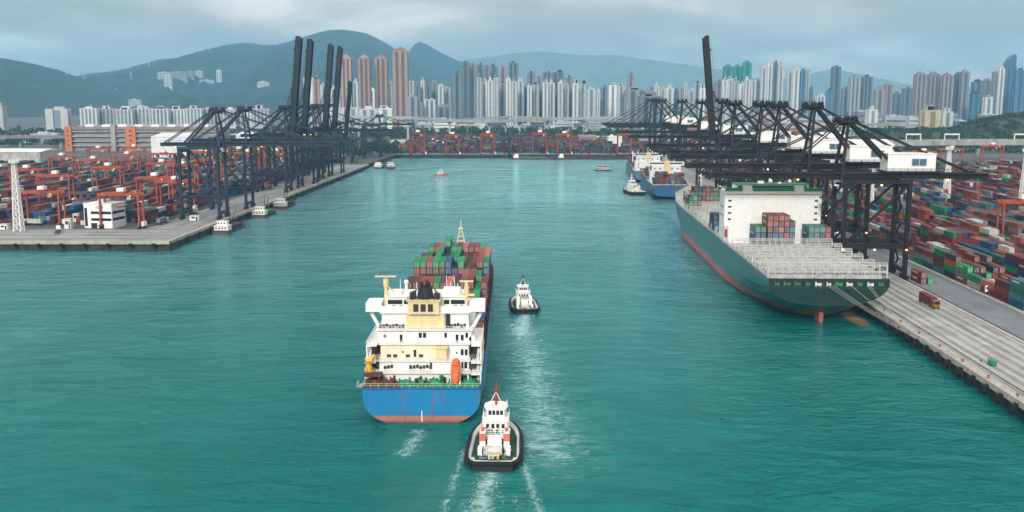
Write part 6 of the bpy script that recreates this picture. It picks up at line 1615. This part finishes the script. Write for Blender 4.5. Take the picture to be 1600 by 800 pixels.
# ------------------------------------------------------------------ container yards
def colour_run(rg, pool):
    return rg.choice(pool)
def yard(blocks, rows, v0, v1, pitch_u, sgn, u_start, hmin, hmax, seed, pool, skip=None, pxmax=1980, pxmin=-330, fill=1.0):
    """returns list of (u, v, tier, key, top?, front?, block, row, slot)"""
    rg = random.Random(seed); out = []
    for b in range(blocks):
        slots = int((v1 - v0) / 12.9)
        for s in range(slots):
            if (s % 11) == 10: continue
            v = v0 + s * 12.9 + 6.2
            basec = rg.choice(pool)
            for r in range(rows):
                u = u_start + sgn * (b * pitch_u + r * 2.72)
                p = project(chan(u, v, QZ + 5))
                if p is None or p[0] > pxmax or p[0] < pxmin: continue
                if skip and skip(u, v): continue
                nz_ = noise.noise(Vector((b * 1.7 + r * .21, s * .33, seed)))
                h = int(round(hmin + (hmax - hmin) * (.5 + nz_ * 1.1) + rg.uniform(-.7, .7)))
                h = int(max(0, min(hmax, h)))
                if rg.random() > fill: h = max(0, h - 2)
                for z in range(h):
                    k = basec if rg.random() < .35 else rg.choice(pool)
                    out.append((u, v, z, k, z == h - 1, r == 0, b, r, s))
    return out
POOL = 'rrrrmmmmoorsrmnbnbbtggywwyptm'
E = yard(16, 6, 236, 1130, 27, 1, 184.5, 1.6, 4.4, 31, POOL)
cand = []
occ = {(c[6], c[7], c[8]): 0 for c in E}
for c in E: occ[(c[6], c[7], c[8])] = max(occ[(c[6], c[7], c[8])], c[2] + 1)
for i, c in enumerate(E):
    u, v, z, k, top, front, b, r, s = c
    exposed = top or occ.get((b, r - 1, s), 0) <= z or occ.get((b, r, s - 1), 0) <= z
    p = project(chan(u, v, QZ + z * 2.6 + 1.3))
    if exposed and p[0] < 1600 + 12 and p[2] < 700: cand.append((p[2] + (0 if front or top else 60), i))
n_ship = sum(1 for o in bpy.data.objects if o.name.startswith('shipping_container'))
N_YARD = max(0, 296 - n_ship)
cand.sort()
keep = set(i for d, i in cand[:N_YARD])
rest = []
s_min = min(E[i][8] for i in keep)
TIER = ['bottom', 'second', 'third', 'fourth', 'fifth', 'sixth', 'seventh']
for i, c in enumerate(E):
    u, v, z, k, top, front, b, r, s = c; w = chan(u, v, QZ + .02 + z * 2.62)
    if i in keep:
        container(k, f'{CNAME[k]} yard container, {ordw(b)} block and {ordw(r)} row from road, {ordw(s - s_min)} from right, {TIER[z]} tier', w, -CH, 'containers in the east yard')
    else: rest.append((w.x, w.y, w.z, -CH, k))
stuff_containers('container_stacks', rest, 'mass of stacked containers farther back in the east yard')
p_off = ground(156, 357, QZ)
def skipL(u, v):
    w = chan(u, v); return abs(w.x - p_off.x) < 18 and w.y < p_off.y + 30
Wd = yard(21, 6, 618, 1190, 27.5, -1, -256, .8, 3.6, 32, 'rrmmmmommrnbnbbtgyppnnmmpnw', skipL)
stuff_containers('container_stacks', [(*chan(u, v, QZ + .02 + z * 2.62), -CH, k) for u, v, z, k, *_ in Wd], 'mass of stacked containers in the west yard under the orange gantries')
rg = random.Random(9); N_ = []
for ix in range(60):
    for iy in range(17):
        x = fq0.x + 6 + ix * 6.1; y = fq0.y + 22 + iy * 21 + (ix % 5)
        if x > fq1.x + 60: continue
        if rg.random() < .8:
            for z in range(rg.choice((2, 3, 4, 5, 5, 6))): N_.append((x, y, QZ + .02 + z * 2.62, R(90) if (iy % 3) else 0, rg.choice('rrmmmobnnngtyrpmp')))
stuff_containers('container_stacks', N_, 'mass of stacked containers on the north quay across the basin')
rg = random.Random(19); N_ = []
for ix in range(26):
    for iy in range(22):
        w = chan(-470 + ix * 12 + 5 * (iy % 3), 1205 + iy * 11)
        if rg.random() < .55 and w.x < -190 - (iy * 4):
            for z in range(rg.choice((1, 2, 3))): N_.append((w.x, w.y, QZ + .02 + z * 2.62, -CH, rg.choice('rrmmoobnngtywp')))
stuff_containers('container_stacks', N_, 'far stacks of containers beyond the west yard')

# ------------------------------------------------------------------ quay side things
def truck(label, p, rz, k=None, cab=None):
    t = thing('tractor_truck', label, 'truck', p, rz)
    cab = cab or M_white
    part('chassis', MB().box(-1.1, 1.1, -6.4, 6.4, 1.0, 1.45).box(-.9, .9, 6.4, 9.2, .8, 1.2), M_dark, t)
    c = part('cab', MB().box(-1.2, 1.2, 6.9, 9.3, .9, 3.3).box(-1.1, 1.1, 7.1, 9.2, 3.3, 3.5), cab, t)
    part('windscreen', MB().box(-1.0, 1.0, 9.3, 9.36, 2.0, 3.1).box(-1.26, -1.2, 7.6, 9.0, 2.1, 3.0).box(1.2, 1.26, 7.6, 9.0, 2.1, 3.0), M_glass, c)
    w = MB().cyl((-.15, 0, 0), (.15, 0, 0), .5, n=12).mesh('wheel', M_rubber)
    for y in (-5.4, -4.2, 5.6, 8.4):
        for x in (-1.05, 1.05):
            o = bpy.data.objects.new('wheel', w); col.objects.link(o); o.parent = t; o.location = (x, y, .5)
    if k:
        M_ = Matrix.Translation(p) @ Matrix.Rotation(rz, 4, 'Z'); q = M_ @ Vector((0, 0, 1.46))
        container(k, f'{CNAME[k]} container riding on the ' + label, q, rz, 'containers on trucks')
    return t
q = ground(1449, 476, QZ); truck('truck parked alone on the striped east apron', Vector((q.x, q.y, QZ + .01)), math.pi - CH, 'm', mat('cab_amber', (.26, .13, .03), .5))
q = ground(1578, 462, QZ); truck('white truck on the yard road at the right edge', Vector((q.x, q.y, QZ + .02)), R(60), None, M_white)
for i, (px, py, k, rz, lab) in enumerate(((52, 352, 'w', 80, 'truck behind the lattice mast on the west quay'), (90, 364, None, 20, 'flatbed truck right of the lattice mast'), (253, 350, 'y', -CH, 'truck left of the nearest blue crane leg'), (300, 336, 'w', -CH, 'truck between the nearest blue crane legs'), (420, 296, 'o', -CH, 'truck far along the west apron'), (470, 282, None, -CH, 'empty truck farthest along the west apron'))):
    q = ground(px, py, QZ); truck(lab, Vector((q.x, q.y, QZ + .02)), R(rz) if abs(rz) > 1 else rz, k)
for i, (uu, vv, k, lab) in enumerate(((143, 474, 'b', 'truck waiting under the nearest black crane'), (148, 530, 'o', 'truck waiting under the second black crane'), (153, 590, 'g', 'truck waiting under the third black crane'), (166, 560, 'w', 'truck on the yard road behind the second crane'))):
    truck(lab, chan(uu, vv, QZ + .02), -CH if i % 2 else math.pi - CH, k, M_white if i % 2 else M_red)
# containers waiting beside the nearest crane
for i, (du, dv, z, k) in enumerate(((166.0, 448, 0, 'm'), (166.0, 448, 1, 'r'), (169.2, 448, 0, 'r'), (169.2, 448, 1, 'g'), (172.4, 446, 0, 'b'), (163.9, 434, 0, 'g'))):
    pass
for i, (du, dv, z, k) in enumerate(((165.0, 436, 0, 'm'), (165.0, 436, 1, 'r'), (168.0, 436, 0, 'g'))):
    container(k, f'{CNAME[k]} container set down behind the nearest black crane, {("lower left", "upper left", "right")[i]} one', chan(du, dv, QZ + .02 + z * 2.62), -CH, 'containers behind the nearest crane')
# white site office with dark window strips
def office():
    t = thing('site_office', 'white three storey office with dark window strips on the west quay', 'building', p_off + Vector((0, 9, 0)), R(-8))
    w = part('wall', MB().box(-9.2, 9.2, -8, 8, 0, 14.6).box(-9.5, 9.5, -8.3, 8.3, 14.6, 15.3), M_white, t)
    for z in (4.6, 8.8): part('window_strip', MB().box(-4.6, 8.8, -8.06, -8.0, z, z + 1.7), M_glass, w)
    part('window_strip', MB().box(-8.8, -7.0, -8.06, -8.0, 1.2, 12.6), M_glass, w)
    for z in (4.6, 8.8): part('window_strip', MB().box(9.2, 9.26, -7, 7, z, z + 1.7), M_glass, w)
    for z in (1.0, 4.6, 8.8): part('window_strip', MB().box(-9.26, -9.2, -7, 7, z, z + 1.7), M_glass, w)
    part('door', MB().box(-4.8, -.8, -8.07, -8.0, 0, 3.2), M_dark, w); part('door', MB().box(1.0, 3.6, -8.07, -8.0, 0, 2.6), M_dark, w)
    part('window', MB().box(-1.2, 3.6, -8.07, -8.0, 12.2, 13.8), M_greyd, w)
    part('roof_unit', MB().box(-3, 2, -2, 4, 15.3, 17.2), M_galv, t); part('roof_rail', rail_run(MB(), [(-9, -8, 15.3), (9, -8, 15.3), (9, 8, 15.3)], 1.1, 2, .1), M_galv, t)
office()
def quay_cabin(label, px, py, w, d, h, m):
    p = ground(px, py, QZ); t = thing('site_cabin', label, 'cabin', p, -CH)
    part('wall', MB().box(-w / 2, w / 2, -d / 2, d / 2, 0, h), m, t)
    part('roof', MB().box(-w / 2 - .3, w / 2 + .3, -d / 2 - .3, d / 2 + .3, h, h + .25), M_galv, t)
    part('window', MB().box(-w * .3, w * .1, -d / 2 - .05, -d / 2, h * .45, h * .8), M_glass, t); part('door', MB().box(w * .2, w * .4, -d / 2 - .05, -d / 2, 0, h * .8), M_dark, t)
quay_cabin('small white cabin left of the lattice mast', 8, 358, 5, 4, 3, M_white)
quay_cabin('pale cabin right of the lattice mast at the yard edge', 108, 357, 4, 4, 6, M_whitew)
quay_cabin('small white cabin by the office corner', 120, 346, 3.5, 3, 5, M_white)
quay_cabin('small grey hut below the nearest blue crane', 305, 344, 6, 4, 3, M_whitew)
# dark derrick on the north quay
q = ground(796, 242, QZ); t = thing('dark_derrick', 'dark derrick crane standing on the north quay in the middle', 'crane', q)
part('tower', MB().bar((0, 0, 0), (0, 0, 20), 4.5, w2=3.5), M_navy2, t); part('cab', MB().box(-4, 4, -3, 3, 20, 25), M_navy2, t); part('jib', MB().bar((0, 0, 23), (-6, 0, 44), 2.4, w2=1.2), M_navy2, t)
q = ground(930, 241, QZ); t = thing('dark_derrick', 'dark derrick crane leaning right on the north quay', 'crane', q)
part('tower', MB().bar((-9, 0, 0), (-9, 0, 12), 3.0), M_navy2, t); part('jib', MB().bar((-9, 0, 11), (9, 0, 27), 2.0, w2=1.0), M_navy2, t)
# quay worker and cart
def person(label, p, rz):
    v = [(0, 0, .92), (0, .01, 1.15), (0, 0, 1.38), (0, 0, 1.50), (0, .02, 1.62), (0, .02, 1.72), (.19, 0, 1.40), (.25, .03, 1.12), (.23, .12, .88), (-.19, 0, 1.40), (-.25, .0, 1.12), (-.24, .08, .88), (.10, 0, .88), (.11, .02, .48), (.11, -.02, .07), (.12, .12, .04), (-.10, 0, .88), (-.11, .10, .50), (-.11, .16, .08), (-.12, .30, .05)]
    e = [(0, 1), (1, 2), (2, 3), (3, 4), (4, 5), (2, 6), (6, 7), (7, 8), (2, 9), (9, 10), (10, 11), (0, 12), (12, 13), (13, 14), (14, 15), (0, 16), (16, 17), (17, 18), (18, 19)]
    r = [.15, .15, .17, .06, .10, .085, .075, .055, .04, .075, .055, .04, .10, .07, .05, .045, .10, .07, .05, .045]
    me = bpy.data.meshes.new('person'); me.from_pydata(v, e, [])
    for m in (M_cloth, M_skin): me.materials.append(m)
    o = bpy.data.objects.new('person', me); col.objects.link(o)
    md = o.modifiers.new('skin', 'SKIN'); me.skin_vertices.new() if not me.skin_vertices else None
    for sv_, rr in zip(me.skin_vertices[0].data, r): sv_.radius = (rr, rr * .8)
    me.skin_vertices[0].data[0].use_root = True
    sb = o.modifiers.new('sub', 'SUBSURF'); sb.levels = 1; sb.render_levels = 1
    o.location = p; o.rotation_euler = (0, 0, rz); tag(o, label, 'person')
    part('safety_vest', MB().prism([(-.24, -.14), (.24, -.14), (.24, .15), (-.24, .15)], 1.0, 1.42), M_hivis, o)
    part('helmet', MB().ball((0, .02, 1.73), (.13, .15, .11), 8, 5), M_white, o)
q = ground(1533, 566, QZ); person('quay worker in dark clothes and pale helmet standing near the green cart', Vector((q.x, q.y, QZ + .01)), R(30))
q = ground(1550, 571, QZ); t = thing('hand_cart', 'small green equipment cart on the east apron near the edge', 'cart', Vector((q.x, q.y, QZ + .01)), -CH)
part('box', MB().box(-.8, .8, -1.3, 1.3, .5, 1.6), M_greenp, t); part('handle', MB().bar((-.6, 1.3, 1.2), (-.6, 2.2, 1.5), .1).bar((.6, 1.3, 1.2), (.6, 2.2, 1.5), .1).bar((-.6, 2.2, 1.5), (.6, 2.2, 1.5), .1), M_dark, t)
for x in (-.75, .75):
    for y in (-.9, .9): part('wheel', MB().cyl((x - .1, y, .3), (x + .1, y, .3), .3, n=10), M_rubber, t)

# ------------------------------------------------------------------ haze
def haze():
    m = bpy.data.materials.new('haze_air'); m.use_nodes = True; n = m.node_tree.nodes; l = m.node_tree.links
    n.clear(); o = n.new('ShaderNodeOutputMaterial'); v = n.new('ShaderNodeVolumePrincipled')
    v.inputs['Color'].default_value = (.32, .72, 1.0, 1); v.inputs['Density'].default_value = HAZE; v.inputs['Anisotropy'].default_value = 0.15
    l.new(v.outputs[0], o.inputs['Volume'])
    tag(part('haze', MB().box(-17000, 17000, -700, 14700, -5.5, 800), m), 'thin blue haze over the harbour and hills', 'haze', kind='stuff')
HAZE = 8.2e-5
haze()
